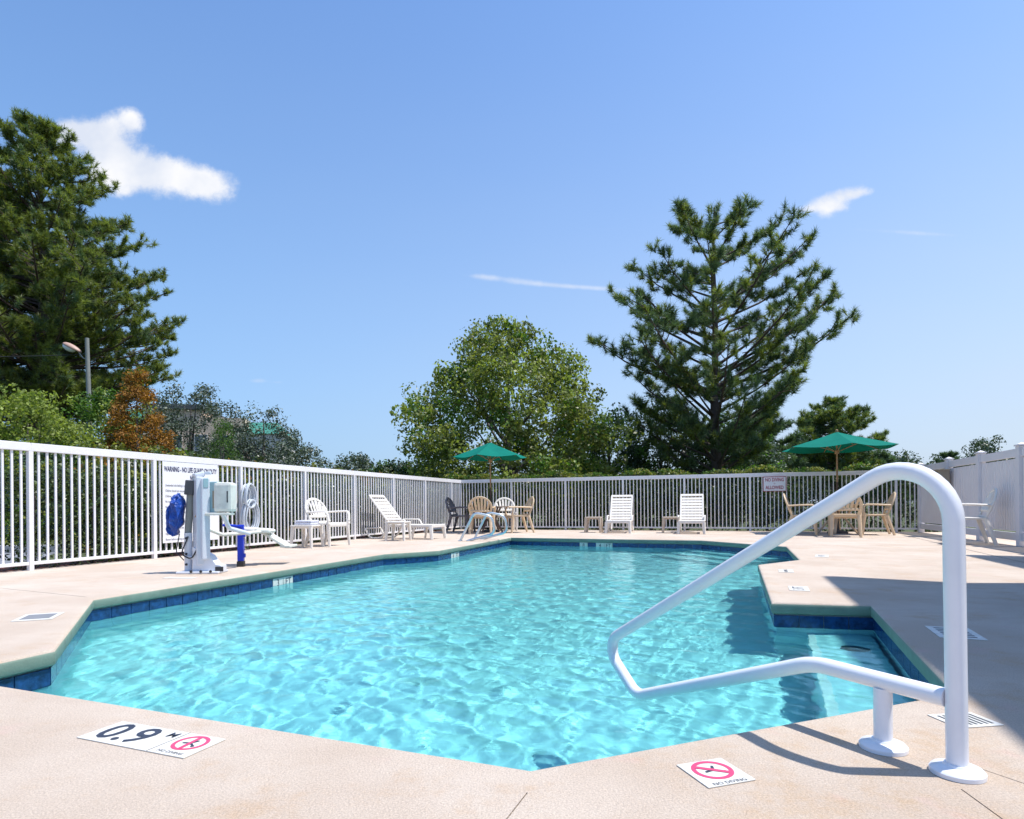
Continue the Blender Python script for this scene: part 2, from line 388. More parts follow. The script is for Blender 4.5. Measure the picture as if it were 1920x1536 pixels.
def sheet(name, outer, holes, z, mats, thick=None, kind='structure'):
    b = bmesh.new(); es = []
    for loop in [outer]+holes:
        vs_ = [b.verts.new((x, y, z)) for x, y in loop]
        for i in range(len(vs_)): es.append(b.edges.new((vs_[i], vs_[(i+1) % len(vs_)])))
    bmesh.ops.triangle_fill(b, use_beauty=True, use_dissolve=False, edges=es, normal=(0, 0, 1))
    for f in b.faces:
        f.normal_update()
        if f.normal.z < 0: f.normal_flip()
    if thick:
        be = [e for e in b.edges if len(e.link_faces) == 1]
        r = bmesh.ops.extrude_edge_only(b, edges=be)
        for v in [g for g in r['geom'] if isinstance(g, bmesh.types.BMVert)]: v.co.z -= thick
    me = bpy.data.meshes.new(name); b.to_mesh(me); b.free(); me.materials.append(M[mats])
    o = obj(name, me); tag(o, kind=kind); return o
deck_outer = [yard(-.10, -.10), yard(17, -.10), yard(17, 26), yard(-.10, 26)]
def groove(p, q, w=.007):
    p = np.array(p); q = np.array(q); d = (q-p)/np.linalg.norm(q-p); n = np.array((-d[1], d[0]))*w/2
    return [tuple(p+n), tuple(q+n), tuple(q-n), tuple(p-n)]
COP = offset(POOL, .11)
grooves = [groove((.034, 1.60), (-.75, -.4), .004), groove((1.166, 1.600), (1.12, 1.10), .004), groove((1.31, 1.72), (2.3, -.3), .004),
           groove((8.95, 14.1), (5.6, 5.9), .02), groove((-3.62, 5.20), (-5.9, 6.35)), groove((-2.2, 9.85), (-4.9, 10.9), .006),
           groove((4.95, 10.75), (7.5, 11.6), .006), groove((-2.7, 2.70), (-4.0, .6), .006)]
deck = sheet('pool_deck', deck_outer, [COP]+grooves, 0, 'deck', .11)
sub = sheet('joint_filler', offset([yard(-.09, -.09), yard(16.9, -.09), yard(16.9, 25.9), yard(-.09, 25.9)], 0), [offset(POOL, .13)], -.009, 'joint')
ground = sheet('ground', [(-1500, -1500), (-1500, 1500), (1500, 1500), (1500, -1500)], [[yard(-.11, -.11), yard(17.1, -.11), yard(17.1, 26.1), yard(-.11, 26.1)]], -.09, 'grass')

# coping nose swept round the pool
prof = [(.11, 0), (.05, 0), (.022, -.001), (.010, -.005), (.003, -.013), (0, -.026), (0, -.070), (.004, -.082), (.014, -.088), (.040, -.088)]
def sweep(name, prof, matf, kind='structure', smooth=True, parent=None):
    mb = MB(); rings = [offset(POOL, d) for d, z in prof]; n = len(POOL)
    mb.add([(rings[j][i][0], rings[j][i][1], prof[j][1]) for j in range(len(prof)) for i in range(n)], [])
    for j in range(len(prof)-1):
        mb.use(matf(j))
        for i in range(n):
            k = (i+1) % n; mb.f.append((j*n+i, j*n+k, (j+1)*n+k, (j+1)*n+i)); mb.m.append(mb.cur)
    return tag(mb.build(name, smooth=smooth, parent=parent), kind=kind)
sweep('pool_coping', prof, lambda j: 'deck' if j < 4 else 'lip')
basin = sweep('pool_basin', [(.040, -.088), (.032, -.088), (.032, -.094), (.032, -.215), (.032, -.222), (.032, FLOOR-.35)], lambda j: 'grout' if j < 4 else 'plaster', smooth=False)
def zfloor(x, y): return FLOOR - .28*max(0, min(1, (y-5)/8))
fp = offset(POOL, .0325)
fl = sheet('pool_floor', fp, [], FLOOR, 'plaster')
b_ = bmesh.new(); b_.from_mesh(fl.data)
for v in b_.verts: v.co.z = zfloor(v.co.x, v.co.y)
b_.to_mesh(fl.data); b_.free()
# waterline tiles, one object per tile
TP = offset(POOL, .026); tw = .190
tile_mesh = MB().use('tile').bbox((0, 0, 0), (tw-.005, .012, .118), .002).mesh('tile')
marker_mesh = MB().use('marker').bbox((0, 0, 0), (tw-.009, .012, .118), .003).mesh('marker_tile')
MARK = {4: {}, 2: {}, 5: {}, 3: {}}
def edge_len(i): return math.dist(TP[i], TP[(i+1) % len(TP)])
def near_slot(i, px_pt):
    a = np.array(TP[i]); e = np.array(TP[(i+1) % len(TP)])-a; L = np.linalg.norm(e); return int(((np.array(px_pt)-a)@(e/L))/tw)
def G(x, y, h=0.0):
    """ground position of something measured in the photograph"""
    a = math.atan(.0078); dx = x-960; dy = y-947.3
    u = dx*math.cos(a)-dy*math.sin(a); v = dx*math.sin(a)+dy*math.cos(a); z = 1150*(.75-h)/v
    return (u/1150*z, z)
def setmark(i, pt, chars):
    s = near_slot(i, pt)
    for k, c in enumerate(chars): MARK.setdefault(i, {})[s+k] = c
setmark(2, G(531, 1088, -.12), ['3', 'FT']); setmark(4, G(868, 1040, -.12), ['4', 'FT']); setmark(5, G(1117, 1024, -.12), ['4', 'FT']); setmark(5, G(1074, 1023, -.12), ['8'])
for i in range(len(TP)):
    a = np.array(TP[i]); b = np.array(TP[(i+1) % len(TP)]); L = np.linalg.norm(b-a); d = (b-a)/L; n = max(1, int(round(L/tw))); st = L/n
    ang = math.atan2(d[1], d[0])
    for k in range(n):
        p = a+d*(st*(k+.5)); ch = MARK.get(i, {}).get(k)
        o = obj('tile', tile_mesh if ch is None else marker_mesh, basin, (p[0], p[1], -.158), ang); o.scale = (st/tw, 1, 1)
        if ch is not None:
            o['label'] = 'white marker tile'
            text(ch, 'number', .115, 'ink', o, (0, -.0075, 0), (R(90), 0, 0), sx=.9)
# steps in the shallow alcove by the hand rail
def step(name, a, b, inward, z, width, nose=True):
    a = np.array(a); b = np.array(b); w = np.array(inward)*width
    mb = MB().use('plaster').prism([tuple(a), tuple(b), tuple(b+w), tuple(a+w)], FLOOR-.3, z)
    o = mb.build(name, parent=basin)
    if not nose: return o
    q = np.array(inward)*(width-.05)
    MB().use('nosing').prism([tuple(a+q), tuple(b+q), tuple(b+w*1.004), tuple(a+w*1.004)], z-.03, z+.004).build('step_nosing', parent=o)
    return o
a_, b_2 = np.array((2.62, 4.494)), np.array((1.74, 2.422)); wd = (b_2-a_)/np.linalg.norm(b_2-a_); inn = np.array((wd[1], -wd[0]))
if inn[0] > 0: inn = -inn
st1 = step('step', a_-wd*.02, b_2+wd*.02, inn, -.40, .42)
MB().use('trim').lathe([(.085, -.398), (.08, -.385), (.03, -.380)], 24, (2.30, 4.12, 0)).build('dark_disc', parent=st1)  # small dark disc lying on the step top
a_, b_2 = np.array((3.894, 12.634)), np.array((4.747, 10.634)); wd = (b_2-a_)/np.linalg.norm(b_2-a_); inn = np.array((wd[1], -wd[0]))
if inn[0] > 0: inn = -inn
step('step', a_, b_2, inn, -.42, .40); step('step', a_, b_2, inn, -.70, .80); step('step', a_, b_2, inn, -.95, 1.2)
# skimmer mouths
for px in (372,):
    i = 2; p = G(px, 1113, -.15)
    mb = MB().use('dark').box((0, .004, 0), (.17, .03, .105))
    tag(mb.build('skimmer_mouth', parent=basin, loc=(p[0], p[1], -.150), rot=math.atan2(4.62, 1.45)))

# ------------------------------------------------------------------ water surface: real ripples
def water():
    xs = np.arange(-3.6, 4.9, .022); ys = np.arange(1.6, 14.5, .022); X, Y = np.meshgrid(xs, ys)
    Z = np.zeros_like(X); rs = np.random.RandomState(5)
    for k in range(64):
        lam = .058*(1.0325**k); th = rs.uniform(0, math.pi*2) if k % 2 else rs.normal(.5, .6)
        amp = .00095*(lam/.3)**.85*rs.uniform(.5, 1.2); kk = 2*math.pi/lam
        wx = X+.05*np.sin(1.7*Y+rs.uniform(0, 6)); wy = Y+.05*np.sin(2.1*X+rs.uniform(0, 6))
        # ripple packets: every train swells and fades across the pool
        env = .45+.55*np.sin(X*rs.uniform(.4, 1.3)+rs.uniform(0, 6))*np.sin(Y*rs.uniform(.3, 1.0)+rs.uniform(0, 6))
        Z += amp*env*np.sin(kk*(math.cos(th)*wx+math.sin(th)*wy)+rs.uniform(0, 6.28))
    poly = offset(POOL, .10); keep = np.zeros(X.shape, bool); n = len(poly)
    for i in range(n):
        x1, y1 = poly[i]; x2, y2 = poly[(i+1) % n]
        c = ((y1 > Y) != (y2 > Y)); xi = (x2-x1)*(Y-y1)/((y2-y1) if y2 != y1 else 1e-9)+x1; keep ^= c & (X < xi)
    idx = -np.ones(X.shape, int); idx[keep] = np.arange(keep.sum())
    v = np.stack((X[keep], Y[keep], WATER+Z[keep]), 1)
    a = idx[:-1, :-1]; b = idx[:-1, 1:]; c = idx[1:, 1:]; d = idx[1:, :-1]; ok = (a >= 0) & (b >= 0) & (c >= 0) & (d >= 0)
    q = np.stack((a[ok], b[ok], c[ok], d[ok]), 1).astype(np.int32)
    me = bpy.data.meshes.new('pool_water'); me.vertices.add(len(v)); me.vertices.foreach_set('co', v.astype(np.float32).ravel())
    me.loops.add(q.size); me.loops.foreach_set('vertex_index', q.ravel()); me.polygons.add(len(q))
    me.polygons.foreach_set('loop_start', np.arange(0, q.size, 4, dtype=np.int32)); me.polygons.foreach_set('loop_total', np.full(len(q), 4, dtype=np.int32))
    me.polygons.foreach_set('use_smooth', np.ones(len(q), bool)); me.update(calc_edges=True); me.materials.append(M['water'])
    o = obj('pool_water', me); tag(o, kind='structure'); return o
wat = water()
wat.cycles.is_caustics_caster = True
for o in list(COL.objects):
    if o.type == 'MESH' and o.name.split('.')[0] in ('pool_floor', 'pool_basin', 'step', 'step_nosing'): o.cycles.is_caustics_receiver = True

# ------------------------------------------------------------------ ground outside the fence
MB().use('mulch').prism([yard(-1.5, -.8), yard(-.12, -.8), yard(-.12, 24), yard(-1.5, 24)], -.10, -.06).build('mulch_bed')['kind'] = 'structure'
MB().use('mulch').prism([yard(-.12, -1.6), yard(13, -1.6), yard(13, -.12), yard(-.12, -.12)], -.10, -.06).build('mulch_bed')['kind'] = 'structure'
MB().use('asphalt').prism([(-26, 4.0), (-7.2, 8.9), (-8.6, 11.6), (-26, 9.5)], -.12, -.075).build('car_park')['kind'] = 'structure'
MB().use('kerb').prism([(-26, 9.5), (-8.6, 11.6), (-8.7, 11.8), (-26, 9.7)], -.12, .06).build('kerb')['kind'] = 'structure'

# ------------------------------------------------------------------ fences
FH = 1.555
picket_me = MB().use('white').box((0, 0, 0), (.0235, .019, 1.36)).mesh('picket')
post_me = MB().use('white').box((0, 0, FH/2-.01), (.052, .052, FH-.02)).mesh('post')
def picket_fence(name, label, p0, p1, first_post, posts_extra=()):
    p0 = np.array(p0); p1 = np.array(p1); L = float(np.linalg.norm(p1-p0)); a = math.atan2(p1[1]-p0[1], p1[0]-p0[0])
    e = empty(name, (p0[0], p0[1], 0), a, label, 'fence', 'white picket fences round the pool yard')
    posts = []; x = first_post
    while x < L+.01: posts.append(x); x += 1.707
    n = 0
    cuts = [0]+[p for p in posts if .3 < p < L-.2]+[L]
    for i in range(len(cuts)-1):          # rail sections butt at the posts
        s, t = cuts[i]+.0015, cuts[i+1]-.0015
        MB().use('white').bbox(((s+t)/2, 0, FH-.05), (t-s, .056, .10), .006).build('top_rail', parent=e)
        MB().use('white').bbox(((s+t)/2, 0, .085), (t-s, .036, .040), .004).build('bottom_rail', parent=e)
    for p in posts: obj('post', post_me, e, (p, 0, 0))
    x = first_post-1.707
    while x < L:
        for k in range(1, 17):
            q = x+k*1.707/17
            if .02 < q < L-.03: obj('picket', picket_me, e, (q, 0, .10+.68)); n += 1
        x += 1.707
    return e
# side fence runs towards the viewer from the back corner
picket_fence('picket_fence', 'white picket fence along the left side behind the pool lift', yard(0, 15.0), yard(0, .0), (15.0-12.655) % 1.707)
picket_fence('picket_fence', 'white picket fence across the back behind the loungers and umbrellas', yard(0, 0), yard(12.40, 0), 0.0)

# solid board fence on the right
def board_fence():
    p0 = yard(12.47, -.02); a = math.atan2(V[1]+.0, V[0]+.0)
    q1 = np.array((8.43, 10.17)); q0 = np.array(p0); a = math.atan2(q1[1]-q0[1], q1[0]-q0[0])
    e = empty('board_fence', (p0[0], p0[1], 0), a, 'tall white vinyl board fence with capped posts on the right', 'fence')
    L = 7.6; H2 = 1.63
    pw = [0.06, 2.02, 3.72, 5.38, 7.04]
    for x in pw:
        pp = MB().use('vinyl').bbox((0, 0, (H2+.03)/2), (.125, .125, H2+.03), .006).build('post', parent=e, loc=(x, 0, 0))
        MB().use('vinyl').box((0, 0, 0), (.155, .155, .022)).add([(-.07, -.07, .011), (.07, -.07, .011), (.07, .07, .011), (-.07, .07, .011), (0, 0, .05)], [(0, 1, 4), (1, 2, 4), (2, 3, 4), (3, 0, 4)]) 
        mb = MB().use('vinyl').box((0, 0, 0), (.155, .155, .024)); mb.add([(-.065, -.065, .0125), (.065, -.065, .0125), (.065, .065, .0125), (-.065, .065, .0125), (0, 0, .05)], [(0, 1, 4), (1, 2, 4), (2, 3, 4), (3, 0, 4)])
        mb.build('post_cap', parent=pp, loc=(0, 0, H2+.045))
    bm_ = MB().use('vinyl').bbox((0, 0, 0), (.078, .022, 1.22), .004).mesh('board')
    for i in range(len(pw)-1):
        s, t = pw[i]+.064, pw[i+1]-.064
        MB().use('vinyl').bbox(((s+t)/2, 0, H2-.07), (t-s, .05, .14), .006).build('top_rail', parent=e)
        MB().use('vinyl').bbox(((s+t)/2, 0, .155), (t-s, .05, .13), .006).build('bottom_rail', parent=e)
        n = int((t-s)/.094); st = (t-s)/n
        for k in range(n): obj('board', bm_, e, (s+st*(k+.5), 0, .855))
    return e
bf = board_fence()

# ------------------------------------------------------------------ hand rail (nearest thing)
RB = Vector((1.223, 1.686, 0)); RD = Vector((-.4712, .882, 0))
def rp(t, z): return RD*t+Vector((0, 0, z))
def smooth_path(ctrl, rad, seg=9):
    """polyline with rounded corners"""
    out = [Vector(ctrl[0])]
    for i in range(1, len(ctrl)-1):
        a, b, c = Vector(ctrl[i-1]), Vector(ctrl[i]), Vector(ctrl[i+1]); r = rad[i-1]
        d1 = (a-b).normalized(); d2 = (c-b).normalized(); th = d1.angle(d2); tl = min(r/math.tan(th/2), (a-b).length*.49, (c-b).length*.49)
        p, q = b+d1*tl, b+d2*tl
        rr = tl*math.tan(th/2); cen = b+(d1+d2).normalized()*(rr/math.sin(th/2))
        v1 = p-cen; v2 = q-cen; an = v1.angle(v2)
        for k in range(seg+1):
            s = k/seg; out.append(cen+(v1*math.sin((1-s)*an)+v2*math.sin(s*an))/math.sin(an))
    out.append(Vector(ctrl[-1])); return out
hr = empty('handrail', tuple(RB), 0, 'large white looped handrail in the foreground at the pool steps', 'handrail')
path = smooth_path([rp(.004, .02), rp(.010, .955), rp(1.66, -.00+.085-.08), rp(1.36, -.148), rp(.44, .205), rp(.012, .200)], [.155, .14, .105, .28], 12)
path = smooth_path([rp(.004, .02), rp(.010, .948), rp(1.615, .045), rp(1.36, -.152), rp(.44, .208), rp(.03, .203)], [.15, .085, .10, .30], 12)
MB().use('rail').tube(path, .0265, 20, caps=True).build('loop_tube', parent=hr, smooth=True)
MB().use('rail').tube([rp(.207, .015), rp(.207, .185)], .026, 20).build('short_leg', parent=hr, smooth=True)
def flange(t):
    p = rp(t, 0)
    MB().use('rail').lathe([(.066, .001), (.066, .012), (.060, .019), (.034, .024), (.0305, .030)], 32, (p.x, p.y, 0)).build('flange', parent=hr, smooth=True)
flange(.004); flange(.207)

# ------------------------------------------------------------------ stairs rails at the far left edge (pair)
def grab_rail(loc, rz, label):
    e = empty('grab_rail', loc, rz, label, 'grab rail', 'pair of pale pool ladder rails')
    pth = smooth_path([(0, 0, .0), (.30, 0, .60), (.68, 0, .52), (.74, 0, .16), (.22, 0, .02), (.16, 0, .0)], [.14, .18, .13, .05], 8)
    MB().use('steel').tube(pth, .026, 12).build('tube', parent=e, smooth=True)
    for x in (0, .17): MB().use('steel').lathe([(.05, .001), (.05, .012), (.032, .02)], 16, (x, 0, 0)).build('flange', parent=e, smooth=True)
    return e
grab_rail((-1.10, 12.95, 0), R(-6), 'nearer of the two pale looped ladder rails at the pool edge')
grab_rail((-.84, 13.55, 0), R(-6), 'farther of the two pale looped ladder rails at the pool edge')

# ------------------------------------------------------------------ furniture
def make_chair(loc, rz, m, label, sc=1.07):
    """monobloc resin armchair, front towards -Y"""
    e = empty('resin_chair', loc, rz, label, 'chair', 'moulded resin armchairs round the pool', sc)
    MB().use(m).bbox((0, -.01, .425), (.50, .46, .035), .014).bbox((0, -.230, .40), (.48, .03, .065), .012).build('seat', parent=e, smooth=True)
    # back: arched rim leaning backwards
    def bk(x, z): return Vector((x, .20+(z-.42)*.36, z))
    rim = [bk(-.225, .44), bk(-.262, .58)]+[bk(-.275*math.cos(t), .65+.250*math.sin(t)) for t in np.linspace(0, math.pi, 15)]+[bk(.262, .58), bk(.225, .44)]
    MB().use(m).tube(rim, .028, 8, flat=.7).build('back_rim', parent=e, smooth=True)
    MB().use(m).tube([bk(-.24, .56), bk(.24, .56)], .030, 6).tube([bk(-.21, .455), bk(.21, .455)], .022, 6).build('back_crossbar', parent=e, smooth=True)
    for k in range(6):
        s = (k-2.5)/2.5; x0 = s*.165; x1 = s*.228; zt = .65+.250*math.sqrt(max(0, 1-(x1/.275)**2))
        a, b = bk(x0, .56), bk(x1, zt); d = (b-a); mid = (a+b)/2
        MB().use(m).bbox((0, 0, 0), (.054, .012, d.length), .004, rot=d.to_track_quat('Z', 'Y').to_matrix()).build('slat', parent=e, loc=mid)
    for s in (-1, 1):
        arm = smooth_path([bk(s*.265, .64), (s*.310, .02, .655), (s*.310, -.235, .66), (s*.285, -.26, .42)], [.12, .07], 5)
        MB().use(m).tube(arm, .031, 8, flat=.6).build('armrest', parent=e, smooth=True)
        MB().use(m).tube([(s*.282, -.255, .50), (s*.268, -.225, .42), (s*.288, -.27, 0)], [.034, .042, .026], 6).build('leg', parent=e, smooth=True)
        MB().use(m).tube([(s*.235, .19, .44), (s*.265, .33, 0)], [.042, .027], 6).build('leg', parent=e, smooth=True)
    return e
chair = make_chair((-3.52, 11.75, 0), R(66), 'plastic', 'white resin armchair beside the towel table by the left fence', 1.0)
def chair_at(x, y, rz, m, label, sc=1.07):
    return copy_thing(chair, (x, y, 0), R(rz), label, ('plastic', m) if m != 'plastic' else None, sc)
chair_at(-1.42, 17.2, 75, 'charcoal', 'dark charcoal armchair at the left end of the far umbrella table')
chair_at(-.81, 16.35, 176, 'tan', 'tan armchair seen from behind at the far umbrella table')
chair_at(-.20, 18.15, 5, 'plastic', 'white armchair behind the far umbrella table against the back fence')
chair_at(.17, 16.8, -72, 'tan', 'tan armchair on the right side of the far umbrella table')
chair_at(7.36, 13.55, 154, 'tan', 'tan armchair seen from behind at the right umbrella table')
chair_at(8.42, 14.25, -112, 'tan', 'tan armchair in profile right of the right umbrella table')
chair_at(6.80, 14.35, 62, 'tan', 'tan armchair partly behind the handrail left of the right umbrella table')
chair_at(8.05, 10.85, -116, 'plastic', 'white armchair by the board fence on the far right')

def make_side_table(loc, rz, label, m='taupe'):
    e = empty('side_table', loc, rz, label, 'side table', 'small square resin side tables')
    MB().use(m).bbox((0, 0, .40), (.43, .43, .03), .012).bbox((0, 0, .37), (.37, .37, .03), .008).build('table_top', parent=e, smooth=True)
    for sx in (-1, 1):
        for sy in (-1, 1):
            MB().use(m).tube([(sx*.18, sy*.18, .385), (sx*.205, sy*.205, 0)], [.042, .028], 6).build('leg', parent=e, smooth=True)
    return e
st = make_side_table((-3.78, 11.30, 0), R(-12), 'small pale side table carrying the folded towel', 'plastic')
copy_thing(st, (-2.48, 13.35, 0), R(-10), 'small pale side table in front of the left lounger')
copy_thing(st, (2.20, 16.55, 0), R(-15), 'small beige side table left of the middle lounger', ('plastic', 'taupe'))
copy_thing(st, (4.12, 15.90, 0), R(-15), 'small beige side table between the two rear loungers', ('plastic', 'taupe'))
tw_ = empty('towel', (-3.78, 11.30, .4155), R(-12), 'folded pale blue towel stack on the small side table', 'towel')
for k in range(2): MB().use('towel').bbox((.01*k, 0, .024+.043*k), (.34-.02*k, .30, .040), .018).build('fold', parent=tw_, smooth=True)

def make_lounger(loc, rz, label, low=False):
    """resin chaise: foot towards -Y, head towards +Y; slats are single pieces"""
    e = empty('sun_lounger', loc, rz, label, 'sun lounger', 'white slatted resin sun loungers')
    W2 = .29
    MB().use('plastic').bbox((-W2, -.42, .30), (.05, 1.22, .055), .012).build('side_rail', parent=e)
    MB().use('plastic').bbox((W2, -.42, .30), (.05, 1.22, .055), .012).build('side_rail', parent=e)
    MB().use('plastic').bbox((0, -1.02, .298), (.62, .05, .075), .014).build('front_bar', parent=e)
    sl = MB().use('plastic').bbox((0, 0, 0), (.54, .072, .018), .004).mesh('slat')
    for k in range(9): obj('slat', sl, e, (0, -.94+k*.105, .318))
    # back rest hinged at y=.12
    ang = R(50); q = Euler((ang, 0, 0)).to_matrix(); hinge = Vector((0, .05, .32))
    def bp(x, s, n=0): return hinge+q @ Vector((x, s, n))
    for s in (-1, 1):
        MB().use('plastic').tube([bp(s*.285, 0), bp(s*.285, .86)], .024, 6).build('back_side', parent=e, smooth=True)
    MB().use('plastic').bbox(bp(0, .865), (.60, .075, .03), .012, rot=q).build('head_bar', parent=e)
    for k in range(8):
        obj('slat', sl, e, bp(0, .055+k*.098), Euler((ang, 0, 0)))
    for s in (-1, 1):
        # arm: flat loop over the side
        arm = smooth_path([(s*.325, .16, .31), (s*.33, .10, .44), (s*.33, -.34, .44), (s*.325, -.44, .30)], [.06, .06], 4)
        MB().use('plastic').tube(arm, .021, 6, flat=.8).build('armrest', parent=e, smooth=True)
        # curved runner under the head end
        rn = smooth_path([(s*.30, .72, .24), (s*.30, .60, .02), (s*.30, .26, .02), (s*.30, .12, .28)], [.16, .16], 5)
        MB().use('plastic').tube(rn, .022, 6).build('runner', parent=e, smooth=True)
        MB().use('plastic').tube([(s*.29, -1.00, .29), (s*.31, -1.04, 0)], [.050, .034], 6).build('leg', parent=e, smooth=True)
        MB().use('plastic').tube([(s*.29, -.58, .29), (s*.30, -.52, 0)], [.034, .024], 6).build('leg', parent=e, smooth=True)
    MB().use('plastic').tube([(-.30, .71, .235), (.30, .71, .235)], .016, 6).build('rear_crossbar', parent=e)
    return e
lg = make_lounger((2.98, 16.85, 0), R(-14), 'white slatted lounger facing the pool, the left one at the back fence')
copy_thing(lg, (4.72, 16.12, 0), R(-17), 'white slatted lounger facing the pool, the right one at the back fence')
copy_thing(lg, (-2.62, 14.2, 0), R(68), 'white slatted lounger seen from the side at the left fence')

def make_umbrella(loc, rz, r, hz, top, label, pole_r=.022):
    e = empty('patio_umbrella', loc, rz, label, 'umbrella', 'green canvas patio umbrellas')
    MB().use('wood').tube([(0, 0, 1.25), (0, 0, top-.02)], pole_r, 12).build('upper_pole', parent=e, smooth=True)
    MB().use('wood_dark').tube([(0, 0, .03), (0, 0, 1.25)], pole_r+.002, 12).build('lower_pole', parent=e, smooth=True)
    mb = MB().use('canvas'); n = 6; RR = 8; K = 8
    V_ = []; 
    for j in range(RR+1):
        s = j/RR
        for k in range(n*K):
            a = 2*math.pi*k/(n*K); f = (k % K)/K; m = math.cos(math.pi/n)/math.cos(math.pi*2/n*f-math.pi/n)
            sag = -.050*math.sin(math.pi*f)*s
            rad = r*s*(m*(1-.02*math.sin(math.pi*f)) if s > 0 else 1)
            V_.append((rad*math.cos(a), rad*math.sin(a), top+(hz-top)*(s**.93)+sag))
    F_ = [(j*n*K+k, j*n*K+(k+1) % (n*K), (j+1)*n*K+(k+1) % (n*K), (j+1)*n*K+k) for j in range(RR) for k in range(n*K)]
    mb.add(V_, F_)
    o = mb.build('canopy', parent=e)
    md = o.modifiers.new('cloth', 'SOLIDIFY'); md.thickness = .004
    for k in range(n):
        a = 2*math.pi*k/n; c, s_ = math.cos(a), math.sin(a)
        MB().use('wood').tube([(0, 0, top-.05), (c*r*.97, s_*r*.97, hz-.008)], .009, 5).build('rib', parent=e)
        MB().use('wood').tube([(c*.03, s_*.03, hz-.09), (c*r*.5, s_*r*.5, (hz+top)/2-.035)], .008, 5).build('strut', parent=e)
    MB().use('wood').lathe([(.05, hz-.14), (.055, hz-.10), (.055, hz-.06), (.03, hz-.04)], 14).build('hub', parent=e, smooth=True)
    MB().use('wood').lathe([(.028, top-.01), (.034, top+.02), (.03, top+.05), (.008, top+.065)], 14).build('finial', parent=e, smooth=True)
    MB().use('trim').lathe([(.23, 0), (.235, .03), (.20, .06), (.05, .085), (.035, .11), (.035, .30)], 24).build('base', parent=e, smooth=True)
    return e
def make_table(loc, label, r, m):
    e = empty('patio_table', loc, R(10), label, 'table', 'round patio tables under the umbrellas')
    mb = MB().use(m)
    prof_ = [(.03, .685), (.03, .72), (r-.02, .722), (r, .710), (r-.01, .69)]
    vs_ = []; seg = 32
    for rr, z in prof_:
        for k in range(seg): a = 2*math.pi*k/seg; vs_.append((rr*math.cos(a), rr*math.sin(a), z))
    mb.add(vs_, [(i*seg+k, i*seg+(k+1) % seg, ((i+1) % 5)*seg+(k+1) % seg, ((i+1) % 5)*seg+k) for i in range(5) for k in range(seg)])
    mb.build('table_top', parent=e, smooth=True)
    for k in range(4):
        a = math.pi/4+k*math.pi/2; c, s = math.cos(a), math.sin(a)
        MB().use(m).tube([(c*r*.62, s*r*.62, .70), (c*.16, s*.16, .36), (c*r*.72, s*r*.72, .01)], [.026, .034, .026], 6).build('leg', parent=e, smooth=True)
    return e
make_table((-.60, 17.25, 0), 'dark brown round table under the left umbrella', .56, 'table')
make_umbrella((-.60, 17.25, 0), R(13), 1.06, 2.10, 2.52, 'green umbrella with a thin wooden pole over the far left table')
make_table((7.93, 14.95, 0), 'tan round table under the right umbrella', .60, 'tan')
make_umbrella((7.93, 14.95, 0), R(16), 1.31, 2.08, 2.47, 'wider green umbrella standing behind the handrail arch on the right')

# ------------------------------------------------------------------ pool lift
lf = empty('pool_lift', (-3.62, 7.05, 0), 0, 'white pool access lift with blue covered battery pack and seat arm', 'pool lift')
def bx(name, c, d, m, rot=None, bev=.012, parent=None):
    return MB().use(m).bbox(c, d, bev, rot=rot).build(name, parent=parent or lf)
# mast: tapering box beam leaning very slightly, two-tone by the light only
rz_ = Euler((0, 0, R(38))).to_matrix()
bx('mast', (.035, .01, .60), (.13, .22, 1.00), 'lift', rot=rz_)
cap = MB().use('lift').bbox((.02, 0, 1.125), (.11, .17, .06), .02, rot=Euler((0, R(-18), R(38))).to_matrix()).build('mast_cap', parent=lf)
bx('mast_cover', (.118, -.055, .62), (.085, .11, .92), 'lift', rot=rz_)
bx('top_bolt_plate', (.14, -.02, 1.145), (.07, .04, .035), 'lift')
bx('status_strip', (.1525, -.101, 1.03), (.05, .006, .10), 'teal', rot=rz_, bev=.002)
MB().use('wood').add([], []) if False else None
wl = MB().use('wood'); wl.prism([(-.02, -.016), (.02, -.016), (0, .02)], -.001, .001)
w_ = wl.build('warning_label', parent=lf, loc=(.035, -.093, .655), rot=(R(90), 0, R(38-52)))
# flared foot
ft = MB().use('lift')
ft.add([(-.02, -.07, .02), (.10, -.07, .02), (.30, -.07, .02), (.30, -.07, .085), (.24, -.07, .10), (.17, -.07, .20), (-.02, -.07, .30),
        (-.02, .07, .02), (.10, .07, .02), (.30, .07, .02), (.30, .07, .085), (.24, .07, .10), (.17, .07, .20), (-.02, .07, .30)],
       [(0, 1, 2, 3, 4, 5, 6), (13, 12, 11, 10, 9, 8, 7)]+[(i, i+7, (i+1) % 7+7, (i+1) % 7) for i in range(7)])
ft.build('foot', parent=lf)
bx('base_plate', (.06, -.01, .014), (.48, .26, .026), 'lift')
bx('toe_grille', (.285, -.076, .048), (.09, .014, .055), 'dark', bev=.004)
for k in range(3): MB().use('dark').lathe([(.016, 0), (.016, .008), (.008, .012)], 10).build('bolt', parent=lf, loc=(.0+k*.11, -.142, .03), rot=(R(90), 0, 0))
